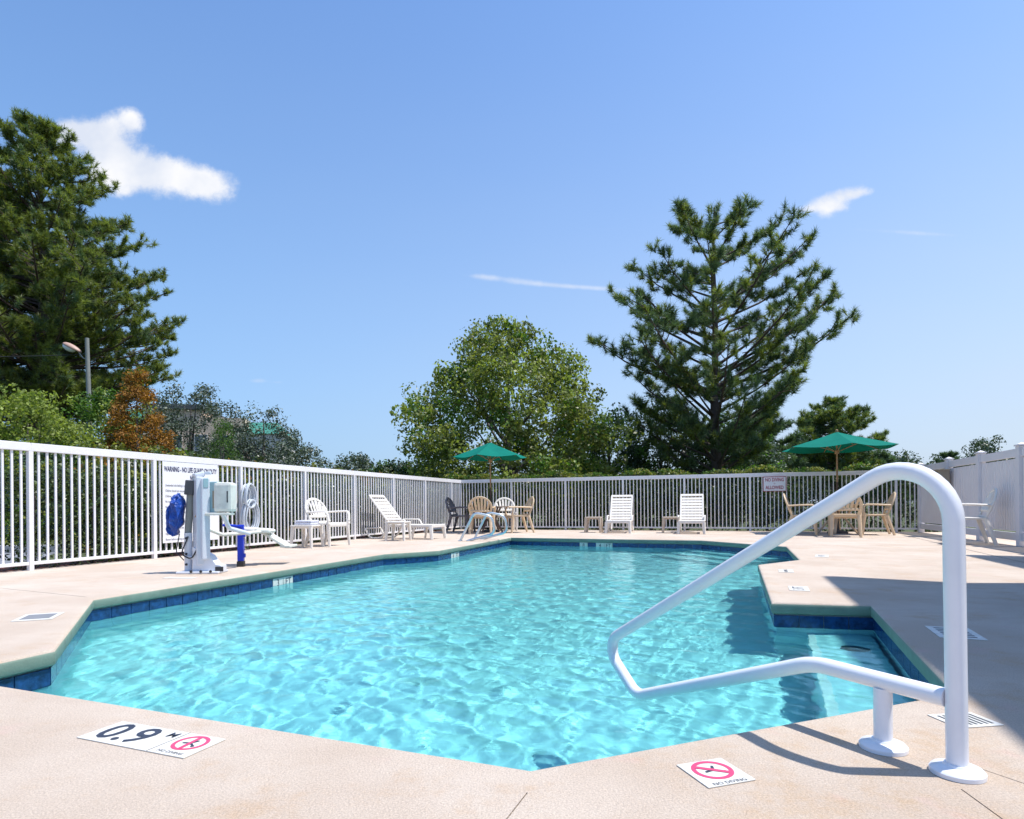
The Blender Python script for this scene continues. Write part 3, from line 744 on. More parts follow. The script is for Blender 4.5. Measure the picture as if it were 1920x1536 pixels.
# rear mounting tube with the actuator
MB().use('lift').tube([(-.115, .02, .01), (-.115, .02, .46)], .042, 14).build('stand_tube', parent=lf, smooth=True)
MB().use('conc_pole').tube([(-.125, .03, .40), (-.085, .03, 1.02)], .038, 12).build('actuator', parent=lf, smooth=True)
bx('actuator_cap', (-.08, .02, .98), (.10, .10, .17), 'trim', rot=Euler((0, R(6), 0)).to_matrix())
MB().use('dark').tube(smooth_path([(-.09, -.03, .42), (-.16, -.06, .22), (-.03, -.08, .16), (.05, -.08, .30)], [.06, .05], 5), .008, 6).build('cable', parent=lf, smooth=True)
MB().use('dark').tube(smooth_path([(-.20, -.01, .45), (-.235, -.02, .24), (-.13, -.05, .15)], [.05], 6), .006, 6).build('cable', parent=lf, smooth=True)
for z in (.10, .22, .40): MB().use('dark').lathe([(.014, 0), (.014, .01), (.006, .014)], 10).build('bolt', parent=lf, loc=(-.115, -.024, z), rot=(R(90), 0, 0))
bx('clamp', (-.06, -.02, .175), (.16, .03, .035), 'lift', rot=Euler((0, R(14), 0)).to_matrix())
# blue bag (battery cover): creased pillow
bg_ = bmesh.new(); bmesh.ops.create_icosphere(bg_, subdivisions=4, radius=1)
for v in bg_.verts:
    c = v.co; z = c.z; w = (1-abs(z)**3.2*.45); s = math.copysign(abs(c.x)**.8, c.x)
    fold = .020*math.sin(c.x*9+z*3)+.014*math.sin(z*8+c.x*4+1)+.012*math.sin(c.y*12+z*5)
    v.co = Vector((s*(.080+.008*(-z))*w+fold*.25+.03*z, c.y*.07*w+fold*.9, math.copysign(abs(z)**.85, z)*.25))
me_ = bpy.data.meshes.new('battery_cover'); bg_.to_mesh(me_); bg_.free(); me_.materials.append(M['blue'])
for p in me_.polygons: p.use_smooth = True
obj('battery_cover', me_, lf, (-.235, -.02, .67))
# control housing on the right with handle slot
hs = bx('housing', (.335, -.02, .865), (.205, .16, .34), 'lift_shell', bev=.035)
hs2 = bx('housing_side', (.21, .0, .86), (.10, .12, .37), 'teal', bev=.01)
bx('handle_slot', (.395, -.1015, .87), (.016, .006, .13), 'trim', bev=.003)
bx('housing_lip', (.28, -.04, .675), (.28, .14, .03), 'lift_shell', bev=.01)
bx('housing_label', (.235, -.066, .84), (.05, .008, .20), 'beige_box', bev=.002)
# seat post and seat
MB().use('lift').tube(smooth_path([(.26, .05, .70), (.25, .25, .50), (.34, .60, .42)], [.10], 6), .026, 12).build('seat_post', parent=lf, smooth=True)
MB().use('lift_shell').tube(smooth_path([(.04, .15, .50), (.12, .35, .42), (.52, .95, .44)], [.06], 5), .022, 10).build('seat_arm', parent=lf, smooth=True)
bx('seat_board', (.27, .92, .455), (.44, .36, .05), 'lift_shell', bev=.02, rot=Euler((0, R(5), R(12))).to_matrix())
fr = MB().use('lift_shell').bbox((0, 0, 0), (.36, .30, .035), .01, rot=Euler((0, R(33), R(8))).to_matrix()).build('footrest', parent=lf, loc=(.49, 1.05, .335))
bx('footrest_lip', (.66, 1.07, .235), (.13, .30, .03), 'lift_shell', bev=.008)
MB().use('dark').lathe([(.022, 0), (.022, .02), (.01, .025)], 12).build('pivot', parent=lf, loc=(.36, .76, .44), rot=(R(90), 0, 0))
pl_ = empty('blue_post', (-3.43, 7.75, 0), R(6), 'bright blue upright post standing under the lift seat', 'post')
MB().use('blue_paint').bbox((0, 0, .30), (.075, .06, .46), .010).build('post_body', parent=pl_)
MB().use('dark').bbox((0, 0, .035), (.085, .07, .07), .006).build('foot', parent=pl_)
MB().use('blue_paint').bbox((-.09, 0, .515), (.24, .10, .032), .012, rot=Euler((0, R(6), 0)).to_matrix()).build('top_pad', parent=pl_)
for z in (.14, .40): MB().use('blue_paint').bbox((.04, 0, z), (.03, .045, .05), .006).build('bracket', parent=pl_)

# ------------------------------------------------------------------ hose coil on the left fence
def fence_left_at(v): return yard(.0, v)
hx = yard(.055, (19.4-10.75)/.9416)
hc = empty('hose_coil', (hx[0], hx[1], 0), YAW-R(90), 'pale coiled pool hose hanging on the left fence behind the lift', 'hose')
for k in range(13):
    a = 0.20*rnd.uniform(.72, 1.08); b = .30*rnd.uniform(.8, 1.05); dx = rnd.uniform(-.03, .03); y0 = .012+.011*k
    up_ = rnd.random() < .4
    cz = .58 if not up_ else .93; aa = a if not up_ else .11*rnd.uniform(.8, 1.2); bb = b if not up_ else .21*rnd.uniform(.8, 1.1)
    pts = [(dx+aa*math.cos(t), y0+.006*math.sin(3*t), cz+bb*math.sin(t)-.02*math.cos(2*t)) for t in np.linspace(0, 2*math.pi, 26)[:-1]]
    MB().use('hose').tube(pts, .0135, 6, closed=True).build('loop', parent=hc, smooth=True)
MB().use('hose').tube([(.02, .05, 1.16), (.0, .04, .9), (.05, .05, .55), (-.05, .05, .30)], .013, 6).build('hose_end', parent=hc, smooth=True)

# ------------------------------------------------------------------ signs
vs_s = (19.4-9.20)/.9416; vs_e = (19.4-10.19)/.9416
sp0 = yard(.035, vs_s); sp1 = yard(.035, vs_e); SL = math.dist(sp0, sp1)
sg = empty('warning_sign', (sp0[0], sp0[1], 0), math.atan2(sp1[1]-sp0[1], sp1[0]-sp0[0]), 'large white pool rules sign with dark heading on the left fence', 'sign')
MB().use('sign').bbox((SL/2, 0, .835), (SL, .006, 1.23), .002).build('panel', parent=sg)
RX = (R(90), 0, 0)
text('WARNING - NO LIFE GUARD ON DUTY', 'heading', .105, 'navy', sg, (SL/2, -.0045, 1.335), RX, sx=.53, bold=.003)
text('NO DIVING', 'heading', .098, 'navy', sg, (SL*.60, -.0045, 1.215), RX, sx=.53, bold=.003)
for k, line in enumerate(['Unattended solo bathing is prohibited', 'Children should not use pool', 'Children under 12 must be', 'No running or rough play', 'No glass allowed in pool area', 'No person under the influence', 'No pets in the pool area',
                          'No spitting or blowing nose', 'Pool hours 9 AM to 10 PM', 'Maximum bathers 24', 'Shower before entering pool']):
    text(line, 'rule_line', .05, 'grey_ink', sg, (.045, -.0045, 1.09-.082*k), RX, sx=.60, align='LEFT')
np0 = (6.98, 16.30); nd_ = empty('no_diving_sign', (np0[0]+V[0]*.035, np0[1]+V[1]*.035, 0), YAW, 'small white sign with dark red lettering on the back fence', 'sign')
MB().use('red').bbox((0, 0, 1.255), (.565, .005, .385), .002).build('border', parent=nd_)
MB().use('sign').bbox((0, -.004, 1.255), (.54, .004, .36), .001).build('panel', parent=nd_)
text('NO DIVING', 'lettering', .125, 'red', nd_, (0, -.0068, 1.365), RX, sx=.70, bold=.003)
text('O', 'lettering', .05, 'red', nd_, (0, -.0068, 1.268), RX)
text('ALLOWED', 'lettering', .125, 'red', nd_, (0, -.0068, 1.160), RX, sx=.74, bold=.003)
# cabinet hung on the board fence
d_ = np.array((8.43, 10.17))-np.array(yard(12.47, -.02)); d_ /= np.linalg.norm(d_)
cb0 = np.array(yard(12.47, -.02))+d_*2.12
cb = empty('wall_cabinet', (cb0[0]-.17, cb0[1]+.06, 0), math.atan2(d_[1], d_[0]), 'beige utility cabinet hanging on the white board fence', 'cabinet')
MB().use('beige_box').bbox((0, 0, 1.22), (.46, .20, .42), .01).build('body', parent=cb)
MB().use('beige_box').bbox((0, -.005, 1.43), (.50, .24, .03), .005).build('lid', parent=cb)
MB().use('beige_box').bbox((0, -.108, 1.21), (.38, .012, .34), .003).build('door', parent=cb)

# ------------------------------------------------------------------ marker tiles set in the deck
def flat_tile(name, label, c, w, h, rot, m='marker'):
    e = empty(name, (c[0], c[1], .0012), rot, label, 'deck marker')
    MB().use(m).bbox((0, 0, .0012), (w, h, .003), .0008).build('tile_face', parent=e)
    return e
def no_diving(par, x, y, s, zz=.0036, rot=0.0, bar='slash', words=True, flip=1):
    mb = MB().use('magenta'); seg = 32; r1, r0 = .063*s, .049*s
    vs_ = [(r*math.cos(2*math.pi*k/seg), r*math.sin(2*math.pi*k/seg), 0) for r in (r0, r1) for k in range(seg)]
    mb.add(vs_, [(k, seg+k, seg+(k+1) % seg, (k+1) % seg) for k in range(seg)])
    mb.build('ring', parent=par, loc=(x, y, zz), rot=rot)
    MB().use('magenta').box((0, 0, 0), (.102*s, .015*s, .0004)).build('bar', parent=par, loc=(x, y, zz+.0005), rot=rot+(R(-38) if bar == 'slash' else R(96)))
    dv = MB().use('ink')
    dv.prism([(-.030*s, -.004*s), (.0, .004*s), (.024*s, -.010*s), (.020*s, -.016*s), (0, -.006*s), (-.028*s, -.012*s)], -.0002, .0002)
    dv.prism([(-.004*s, .002*s), (.012*s, .026*s), (.018*s, .022*s), (.006*s, -.004*s)], -.0002, .0002)
    dv.lathe([(.007*s, -.0002), (.007*s, .0002)], 10, (.030*s, -.020*s, 0))
    dv.build('diver_figure', parent=par, loc=(x, y, zz+.0002), rot=rot)
    if words: text('NO DIVING', 'lettering', .022*s, 'ink', par, (x, y-.084*s, zz-.0003), (0, 0, rot), sx=1.0, ext=.0002)
# symbol tile beside the hand rail: edges run along the near coping
dA = math.atan2(1.798-1.753, .597-.458)
t1 = flat_tile('no_diving_tile', 'white tile with a red no diving symbol in the deck near the handrail', (.559, 1.706), .150, .150, dA)
no_diving(t1, 0, .012, .92, rot=0)
# 0.9 M depth tile: long strip
dB = math.atan2(1.973-2.146, -.94+1.381)
t2 = flat_tile('depth_marker', 'long white tile strip reading 0.9 M with a no diving symbol', (-1.178, 1.989), .475, .158, dB)
text('0.9', 'lettering', .172, 'ink', t2, (-.105, -.002, .0036), (0, 0, 0), sx=1.0, ext=.0002, bold=.0022)
text('M', 'lettering', .05, 'ink', t2, (.050, .042, .0036), (0, 0, 0), ext=.0002, bold=.0008)
MB().use('joint').box((0, 0, 0), (.003, .158, .0004)).build('tile_joint', parent=t2, loc=(.083, 0, .0031))
no_diving(t2, .160, .014, .90, bar='up')
# small distant tiles
def small_tile(c, w, h, rot, label, s, size, name='depth_marker', sx=1):
    e = flat_tile(name, label, c, w, h, rot)
    if s: text(s, 'lettering', size, 'ink', e, (0, 0, .0036), (0, 0, 0), ext=.0002, sx=sx)
    return e
small_tile((2.50, 5.36), .30, .16, R(68), 'depth tile reading 3 FT on the deck beside the shadow tip', '3 FT', .13, sx=.8)
small_tile((3.01, 6.75), .30, .15, R(68), 'small pale tile in the deck beyond the 3 FT tile', 'NO DIVING', .05)
small_tile((4.35, 8.62), .40, .17, R(62), 'pale deck tile beside the far right alcove of the pool', '4 FT', .12)
t5 = flat_tile('drain_cover', 'white framed square grate in the shaded deck right of the handrail post', (2.52, 3.50), .22, .34, R(-22)); t5['category'] = 'drain cover'
for k in range(6): MB().use('trim').box((0, 0, 0), (.15, .022, .0006)).build('slot', parent=t5, loc=(0, -.12+k*.048, .0031))
t6 = flat_tile('drain_cover', 'white framed slotted grate on sunny deck just behind the handrail post', (1.545, 2.10), .17, .13, R(8)); t6['category'] = 'drain cover'
for k in range(7): MB().use('trim').box((0, 0, 0), (.010, .095, .0006)).build('slot', parent=t6, loc=(-.06+k*.02, 0, .0031))
t7 = flat_tile('drain_cover', 'pale square skimmer lid in the deck on the far left', (-3.285, 4.25), .23, .30, R(22)); t7['category'] = 'drain cover'
MB().use('asphalt').bbox((0, 0, .0030), (.17, .20, .002), .0005).build('lid', parent=t7)
t8 = flat_tile('deck_marker', 'faint white tile in the deck in front of the pool lift', (-3.55, 6.55), .34, .12, R(-10))

# ------------------------------------------------------------------ hotel outside the frame on the right, whose roof throws the shade
ROOF = 7.0; sh = np.array((.41, -.03))*ROOF
fpnt = [(3.161, 6.257), (4.95, 5.06), (6.332, 8.635), (14, 4.3), (9, -7), (.72, -.50)]
fpnt = [tuple(np.array(p)+sh) for p in fpnt]
# the picture's far shadow piece: recessed block
fpnt = [tuple(np.array(p)+sh) for p in [(3.161, 6.257), (5.02, 5.01), (6.332, 8.635), (13.5, 4.6), (9.5, -6.5), (1.20, .90)]]
ht = empty('hotel', (8.5, 2.5, 0), 0, 'unseen two storey hotel wing beside the pool deck, slate blue to cool the shade', 'building')
def rel(p): return (p[0]-8.5, p[1]-2.5)
MB().use('siding').prism([rel(p) for p in offset(fpnt, -.35)], 0, ROOF-.3).build('wall', parent=ht)
MB().use('trim').prism([rel(p) for p in fpnt], ROOF-.3, ROOF).build('roof', parent=ht)
wa, wb = np.array(offset(fpnt, -.35)[5]), np.array(offset(fpnt, -.35)[0]); wdn = (wb-wa)/np.linalg.norm(wb-wa)
for fl_ in range(2):
    for k in range(2):
        p = wa+wdn*(1.0+k*2.2); an = math.atan2(wdn[1], wdn[0]); nn = np.array((-wdn[1], wdn[0]))
        if nn[0] > 0: nn = -nn
        w = MB().use('trim').bbox((0, 0, 0), (1.3, .08, 1.4), .01).build('window', parent=ht, loc=(p[0]+nn[0]*.02-8.5, p[1]+nn[1]*.02-2.5, 1.7+fl_*2.9), rot=an)
        MB().use('pane').box((0, .0, 0), (1.16, .10, 1.26)).build('pane', parent=w)

# ------------------------------------------------------------------ vegetation
def leaves(centers, radii, per, size, mat_names, name, parent, squash=.75, shell=.55, asp=.55, up=.35, seed=0, matw=None):
    """leaf-sized quads gathered in clumps"""
    rs = np.random.RandomState(seed); C = np.repeat(np.asarray(centers), per, 0); Rr = np.repeat(np.asarray(radii), per)
    n = len(C); d = unit(rs.normal(size=(n, 3))); rad = Rr*(shell+(1-shell)*rs.rand(n))**.7
    P = C+d*rad[:, None]*np.array((1, 1, squash))
    nrm = unit(d*.6+rs.normal(size=(n, 3))*.8+np.array((0, 0, up)))
    a = unit(np.cross(nrm, rs.normal(size=(n, 3)))); b = np.cross(nrm, a); s = (size*rs.uniform(.6, 1.35, n))[:, None]
    verts = np.stack((P-a*s*.5, P-b*s*asp*.5+nrm*s*.06, P+a*s*.5, P+b*s*asp*.5+nrm*s*.06), 1).reshape(-1, 3)
    mi = None
    if len(mat_names) > 1: mi = np.repeat(rs.choice(len(mat_names), len(C)//per, p=matw), per)
    return obj(name, fast_mesh(name, verts, 4, mat_names, mi), parent)
def tufts(centers, dirs, per, length, width, mat_names, name, parent, seed=0, spread=.9):
    rs = np.random.RandomState(seed); C = np.repeat(np.asarray(centers), per, 0); D = np.repeat(np.asarray(dirs), per, 0); n = len(C)
    d = unit(D*rs.uniform(.35, 1.3, (n, 1))+unit(rs.normal(size=(n, 3)))*spread)
    C = C - D*rs.uniform(0, length*1.1, (n, 1))
    L = (length*rs.uniform(.6, 1.15, n))[:, None]; s = unit(np.cross(d, rs.normal(size=(n, 3))))*width*.5
    verts = np.stack((C-s, C+s, C+d*L), 1).reshape(-1, 3)
    mi = np.repeat(rs.choice(len(mat_names), len(C)//per), per) if len(mat_names) > 1 else None
    return obj(name, fast_mesh(name, verts, 3, mat_names, mi), parent)

def pine(loc, trunk_h, R_of, z_low, whorls, per_whorl, label, lean=0.0, tl=.24, tw2=.02, per=46, mats=('pine',), group=None, r0=.20, rise=.62, seed=1, sub=9, dens=1.0, trunks=((0, 0),)):
    rs = random.Random(seed); e = empty('pine_tree', loc, 0, label, 'tree', group)
    centers = []; dirs = []
    for (tx, ty) in trunks:
        tr = [(tx+lean*k/10*trunk_h*.1+.05*math.sin(k*1.3), ty+.05*math.cos(k*1.1), trunk_h*k/10) for k in range(11)]
        MB().use('bark').tube(tr, [r0*(1-.93*k/10)+.012 for k in range(11)], 10).build('trunk', parent=e, smooth=True)
        def tp(z):
            k = max(0, min(9.999, z/trunk_h*10)); i = int(k); f = k-i
            return Vector(tr[i]).lerp(Vector(tr[i+1]), f)
        br = MB().use('bark')
        for w in range(whorls):
            f = (w+.5)/whorls; ztip = z_low+(trunk_h-z_low)*f
            for b in range(per_whorl):
                az = (w*per_whorl+b)*2.39996+rs.uniform(-.35, .35); rr = R_of(ztip, az)*rs.uniform(.70, 1.10)
                if rr < .15: continue
                zt = ztip+rs.uniform(-.35, .35); z0 = max(1.2, zt-rr*rise*rs.uniform(.75, 1.2)); a = tp(min(z0, trunk_h*.96))
                tip = Vector((a.x+rr*math.cos(az), a.y+rr*math.sin(az), zt)); mid = a.lerp(tip, .5)+Vector((0, 0, -.06*rr))
                pts = [a, a.lerp(mid, .5), mid, mid.lerp(tip, .5)+Vector((0, 0, -.03*rr)), tip]
                t0 = .022+.012*rr; br.tube(pts, [t0, t0*.8, t0*.6, t0*.42, t0*.2], 5, caps=False)
                ns = int(max(3, sub*rr/3.0*dens)+2)
                for s_ in range(ns):
                    f2 = 1-(s_/ns)*.72; seg = pts[0].lerp(pts[4], f2) if f2 < .5 else mid.lerp(tip, (f2-.5)*2)
                    side = Vector((-math.sin(az), math.cos(az), 0))*rs.choice((-1, 1)); out = Vector((math.cos(az), math.sin(az), 0))
                    l = rs.uniform(.25, .9)*(.35+.2*rr)*(1.15-f2*.5); q = seg+(side*rs.uniform(.3, 1)+out*rs.uniform(.2, .8)+Vector((0, 0, rs.uniform(.1, .65)))).normalized()*l
                    br.tube([seg, seg.lerp(q, .5), q], [t0*.3, t0*.22, t0*.14], 3, caps=False)
                    dd = (q-seg).normalized(); dv = (dd+Vector((0, 0, .6))).normalized()
                    centers.append(q); dirs.append(dv)
                    for _ in range(2):
                        o_ = Vector((rs.uniform(-1, 1), rs.uniform(-1, 1), rs.uniform(-.4, .9))).normalized()*rs.uniform(.12, .36)
                        qq = seg.lerp(q, rs.uniform(.45, 1))+o_; centers.append(qq); dirs.append((o_.normalized()+Vector((0, 0, .7))).normalized())
                centers.append(tip); dirs.append((tip-mid).normalized())
        br.build('branches', parent=e)
        top = tp(trunk_h)
        for k in range(10):
            q = top+Vector((rs.uniform(-.3, .3), rs.uniform(-.3, .3), rs.uniform(-.7, .1))); centers.append(q); dirs.append(Vector((0, 0, 1)))
    tufts([tuple(c) for c in centers], [tuple(d) for d in dirs], per, tl, tw2, list(mats), 'crown', e, seed)
    return e
def interp(tab):
    xs = [t[0] for t in tab]; ys = [t[1] for t in tab]
    return lambda z, az=0: float(np.interp(z, xs, ys))
def at(px, py, Y):
    v = (947.3-.0078*(px-960)-py)/1150*Y
    return ((px-960)/1150*Y, Y, .75+v)

# big pine right of centre
rt = interp([(2.5, 2.0), (4.5, 3.0), (5.9, 4.1), (6.7, 4.8), (7.7, 5.1), (8.4, 4.9), (9.4, 4.5), (10.7, 3.8), (11.9, 3.1), (12.7, 2.2), (13.5, .9)])
pine((8.65, 26.0, -.09), 13.4, rt, 3.0, 13, 6, 'tall open pine with spreading limbs behind the right loungers', per=74, mats=('pine', 'pine', 'pine_warm'), seed=4, tl=.29, tw2=.021, r0=.25, rise=.66, sub=9)
# tall dense pines at the left edge
lt = interp([(5.0, 2.4), (6.1, 3.8), (7.6, 5.6), (9.0, 6.1), (10.5, 6.3), (12.6, 5.1), (14.4, 4.1), (17.0, 3.0), (18.8, 1.8), (20.0, .5)])
pine((-22.9, 30.0, -.09), 19.8, lt, 5.6, 27, 7, 'huge dense pine rising above the left fence', per=54, mats=('pine_warm', 'pine_warm', 'pine_warm', 'pine'), seed=9, tl=.27, tw2=.026, r0=.42, rise=.35, sub=10, dens=1.2)
lt2 = interp([(5.0, 3.0), (8, 4.6), (11, 5.0), (14, 3.6), (16.5, 2.4), (18, .5)])
pine((-27.2, 32.5, -.09), 18.0, lt2, 5.0, 26, 7, 'second tall pine cut by the left edge of the picture', per=40, mats=('pine_warm', 'pine_warm', 'pine'), seed=12, tl=.28, tw2=.028, r0=.33, rise=.35, sub=10)

def broadleaf(name, loc, h, prof_, label, mats, leaf, nclump, per, trunk_r=.18, seed=3, clump=.55, squash=.8, limbs=9, group=None, cat='tree', asp=.6, gaps=.0, matw=None, shell=.5, depth=.8, hollow=.45, trunk_mat='bark_grey', part='crown'):
    """crown volume given by a half-width profile; clumps gather towards the surface"""
    rs = np.random.RandomState(seed); e = empty(name, loc, 0, label, cat, group); f = interp(prof_)
    zs = [p[0] for p in prof_]; z0, z1 = zs[0], zs[-1]; C = []; Rr = []
    while len(C) < nclump:
        z = z0+(z1-z0)*rs.rand(); w = f(z)
        if rs.rand() > (w/max(p[1] for p in prof_))**1.2+.05: continue
        a = rs.uniform(0, 6.283); lob = 1+.16*math.sin(3*a+z*1.7+seed)+.10*math.sin(5*a-z*2.3)
        r = w*lob*(hollow+(1-hollow)*rs.rand()**.5)
        if gaps and math.sin(a*4+z*2.1+seed)*math.sin(z*2.7-a*2) > 1-gaps: continue
        C.append((r*math.cos(a), r*math.sin(a)*depth, z)); Rr.append(clump*rs.uniform(.55, 1.25))
    leaves(C, Rr, per, leaf, mats, part, e, squash, shell, asp, seed=seed, matw=matw)
    tr = MB().use(trunk_mat); hh = h*.62
    tr.tube([(0, 0, 0), (.04, .02, hh*.5), (0, 0, hh), (.02, 0, h*.9)], [trunk_r, trunk_r*.8, trunk_r*.5, trunk_r*.1], 8); tr.build('trunk', parent=e, smooth=True)
    if limbs:
        lm = MB().use(trunk_mat)
        for k in range(limbs*3):
            c = Vector(C[rs.randint(len(C))]); zb = min(hh, max(h*.12, c.z*rs.uniform(.35, .7))); lm.tube([(0, 0, zb), Vector((0, 0, zb)).lerp(c, .5)+Vector((0, 0, -.1)), c], [trunk_r*.34, trunk_r*.22, trunk_r*.06], 5, caps=False)
        lm.build('branches', parent=e)
    return e
# sweetgum behind the left umbrella: crown half widths by height
sw = [(.5, 4.2), (1.6, 4.5), (2.8, 4.4), (3.9, 4.1), (5.0, 3.7), (6.0, 3.1), (6.9, 2.2), (7.5, 1.5), (8.2, .5)]
broadleaf('broadleaf_tree', (-.15, 25.0, -.09), 8.2, sw, 'rounded yellow green broadleaf tree behind the left umbrella', ['leaf', 'lime', 'bright'], .145, 700, 88, .20, 3, .56, gaps=.2, matw=[.58, .27, .15])
# live oak, thin and greyish
ok_ = [(.6, 3.2), (1.6, 3.3), (2.6, 3.0), (3.6, 2.0), (4.4, 1.4), (4.9, .5)]
broadleaf('live_oak', (-12.3, 23.5, -.09), 5.2, [(.8, 1.7), (1.8, 2.3), (2.8, 2.3), (3.8, 2.1), (4.6, 1.7), (5.5, .7)], 'lacy grey green live oak in front of the beige building', ['oak'], .09, 330, 62, .15, 15, .40, shell=.2, gaps=.38)
broadleaf('live_oak', (-9.3, 23.0, -.09), 4.6, [(.4, 1.9), (1.4, 2.2), (2.4, 2.1), (3.2, 1.6), (4.0, 1.1), (4.5, .4)], 'grey green live oak right of the small green conifer', ['oak'], .09, 310, 62, .13, 17, .40, shell=.2, gaps=.36)
# pale green shrubs at far left
broadleaf('crepe_myrtle', (-15.0, 19.0, -.09), 3.9, [(.4, 2.2), (1.4, 2.3), (2.6, 2.1), (3.5, 1.4), (4.45, .5)], 'pale yellow green bush behind the fence at the far left', ['lime'], .11, 330, 70, .08, 21, .40, shell=.3)
broadleaf('crepe_myrtle', (-14.6, 21.5, -.09), 4.0, [(.4, 1.6), (1.6, 1.8), (2.8, 1.7), (3.9, 1.2), (4.9, .4)], 'green bush behind the lamp pole', ['lime', 'bright'], .11, 230, 70, .08, 22, .40, shell=.3, matw=[.4, .6])
# rust coloured cypress
broadleaf('cypress_tree', (-12.4, 20.3, -.09), 5.2, [(.6, 1.25), (1.6, 1.30), (2.6, 1.15), (3.4, .92), (4.2, .62), (5.3, .15)], 'rust orange cypress beside the lamp pole', ['rust', 'lime'], .08, 340, 80, .09, 25, .30, shell=.3, limbs=4, matw=[.86, .14])
# bright green young conifer
broadleaf('young_conifer', (-8.0, 17.0, -.09), 3.3, [(.4, .55), (1.2, .50), (2.0, .40), (2.7, .22), (3.45, .05)], 'slim bright green conifer just behind the warning sign', ['bright'], .075, 95, 90, .05, 27, .22, limbs=3, asp=.18)
# dense shrubs behind the sweetgum and under the big pine
for i, (x, y, h, w, lab, ms) in enumerate([
        (4.6, 29.0, 5.4, 2.4, 'dark evergreen between the broadleaf tree and the big pine', ['dark_leaf', 'bright']),
        (7.4, 30.5, 6.0, 2.7, 'dark evergreen left of the big pine trunk', ['dark_leaf']),
        (10.8, 30.0, 5.4, 2.5, 'dark evergreen right of the big pine trunk', ['dark_leaf', 'bright']),
        (13.4, 34.0, 4.4, 2.2, 'thin evergreen behind the no diving sign', ['oak', 'bright']),
        (-5.2, 27.0, 2.6, 2.0, 'low dark shrub left of the broadleaf tree', ['dark_leaf', 'bright'])]):
    broadleaf('evergreen_tree', (x, y, -.09), h, [(.3, w), (h*.4, w*.95), (h*.7, w*.7), (h*.9, w*.4), (h, w*.12)], lab, ms, .14, 260, 66, .12, 31+i, .50, shell=.25, gaps=.22, matw=None if len(ms) == 1 else [.75, .25], group='dark evergreens behind the back fence')
# distant pines on the right
pn = interp([(3, 2.4), (5, 3.2), (6.5, 3.0), (7.6, 1.8), (8.3, .5)])
pine((23.6, 45.0, -.09), 8.4, pn, 2.4, 14, 7, 'smaller rounded pine behind the right umbrella', per=44, mats=('pine', 'pine_warm'), seed=41, tl=.30, tw2=.035, r0=.16, rise=.4, sub=11)
for i, (x, y, h, lab) in enumerate([(18.2, 44, 7.6, 'slim pine between the big pine and the rounded pine'), (36.0, 60, 5.6, 'far pine right of the right umbrella'), (57.0, 80, 7.2, 'far pine showing above the board fence'), (51.0, 80, 6.4, 'far pine just left of the board fence'), (62, 86, 7.0, 'farthest pine above the board fence posts')]):
    ff = interp([(1.0, 1.6+h*.12), (h*.45, 1.7+h*.22), (h*.75, 1.2+h*.16), (h, .4)])
    pine((x, y, -.09), h, ff, 1.2, 9, 6, lab, per=34, mats=('pine',), seed=50+i, tl=.40, tw2=.05, r0=.14, rise=.35, sub=9)
# far woods: one mass
def woods():
    rs = np.random.RandomState(77); C = []; Rr = []
    def strip(x0, y0, x1, y1, h0, h1, n):
        for k in range(n):
            t = rs.rand(); h = (h0+(h1-h0)*t)*(.78+.3*math.sin(t*17+x0)*math.sin(t*7.3)+.12*rs.rand())
            C.append((x0+(x1-x0)*t+rs.normal()*.4, y0+(y1-y0)*t+rs.uniform(-2, 2), h*rs.rand()**.45)); Rr.append(rs.uniform(.7, 1.3))
    strip(-22, 62, -2, 72, 6.0, 4.2, 330); strip(-2, 55, 22, 58, 3.6, 4.2, 260); strip(22, 62, 44, 74, 6.2, 6.6, 420); strip(44, 74, 78, 92, 6.2, 9.0, 560); strip(-60, 48, -20, 60, 7.5, 6.5, 520)
    return leaves(C, Rr, 60, .30, ['dark_leaf', 'oak'], 'far_woods', None, .8, .35, .6, seed=78)
fw = woods(); tag(fw, 'dark woods along the horizon behind the pool yard', 'woods', kind='stuff')
# hedges right behind the fences
stem_me = MB().use('bark_grey').tube([(0, 0, 0), (.03, 0, 1)], [.03, .012], 5).mesh('stem')
def hedge(name, label, a, b, h, depth, n, mats, size, seed, matw=None, z0=.0, top=None, topn=0):
    rs = np.random.RandomState(seed); a = np.array(a); b = np.array(b); L = np.linalg.norm(b-a); d = (b-a)/L; nn = np.array((-d[1], d[0]))
    e = empty(name, (a[0], a[1], -.09), 0, label, 'hedge')
    C = []; Rr = []
    for k in range(n):
        s = rs.rand()*L; q = rs.uniform(-.5, .5)*depth; hh = h+.06*math.sin(s*2.1)+.05*math.sin(s*5.3)
        z = z0+(hh-z0)*rs.rand()**.75; p = d*s+nn*q; C.append((p[0], p[1], z)); Rr.append(rs.uniform(.10, .2))
    leaves(C, Rr, 34, size, mats, 'foliage', e, .9, .2, .6, seed=seed, matw=matw)
    if topn:
        C = []; Rr = []
        for k in range(topn):
            s = rs.rand()*L; q = rs.uniform(-.5, .5)*depth; hh = h+.06*math.sin(s*2.1)+.05*math.sin(s*5.3); p = d*s+nn*q; C.append((p[0], p[1], hh+rs.uniform(-.05, .07))); Rr.append(rs.uniform(.05, .12))
        leaves(C, Rr, 18, size*.9, top, 'new_growth', e, .7, .2, .6, seed=seed+1)
    for s in np.arange(.3, L, .8):
        p = d*s; obj('stem', stem_me, e, (p[0], p[1], 0)).scale = (1, 1, h*.8)
    return e
hedge('hedge', 'glossy dark hedge behind the left fence', yard(-.75, 12.45), yard(-.75, .2), 1.34, .7, 1500, ['hedge', 'dark_leaf'], .055, 91, [.7, .3], top=['hedge_gold', 'hedge'], topn=160)
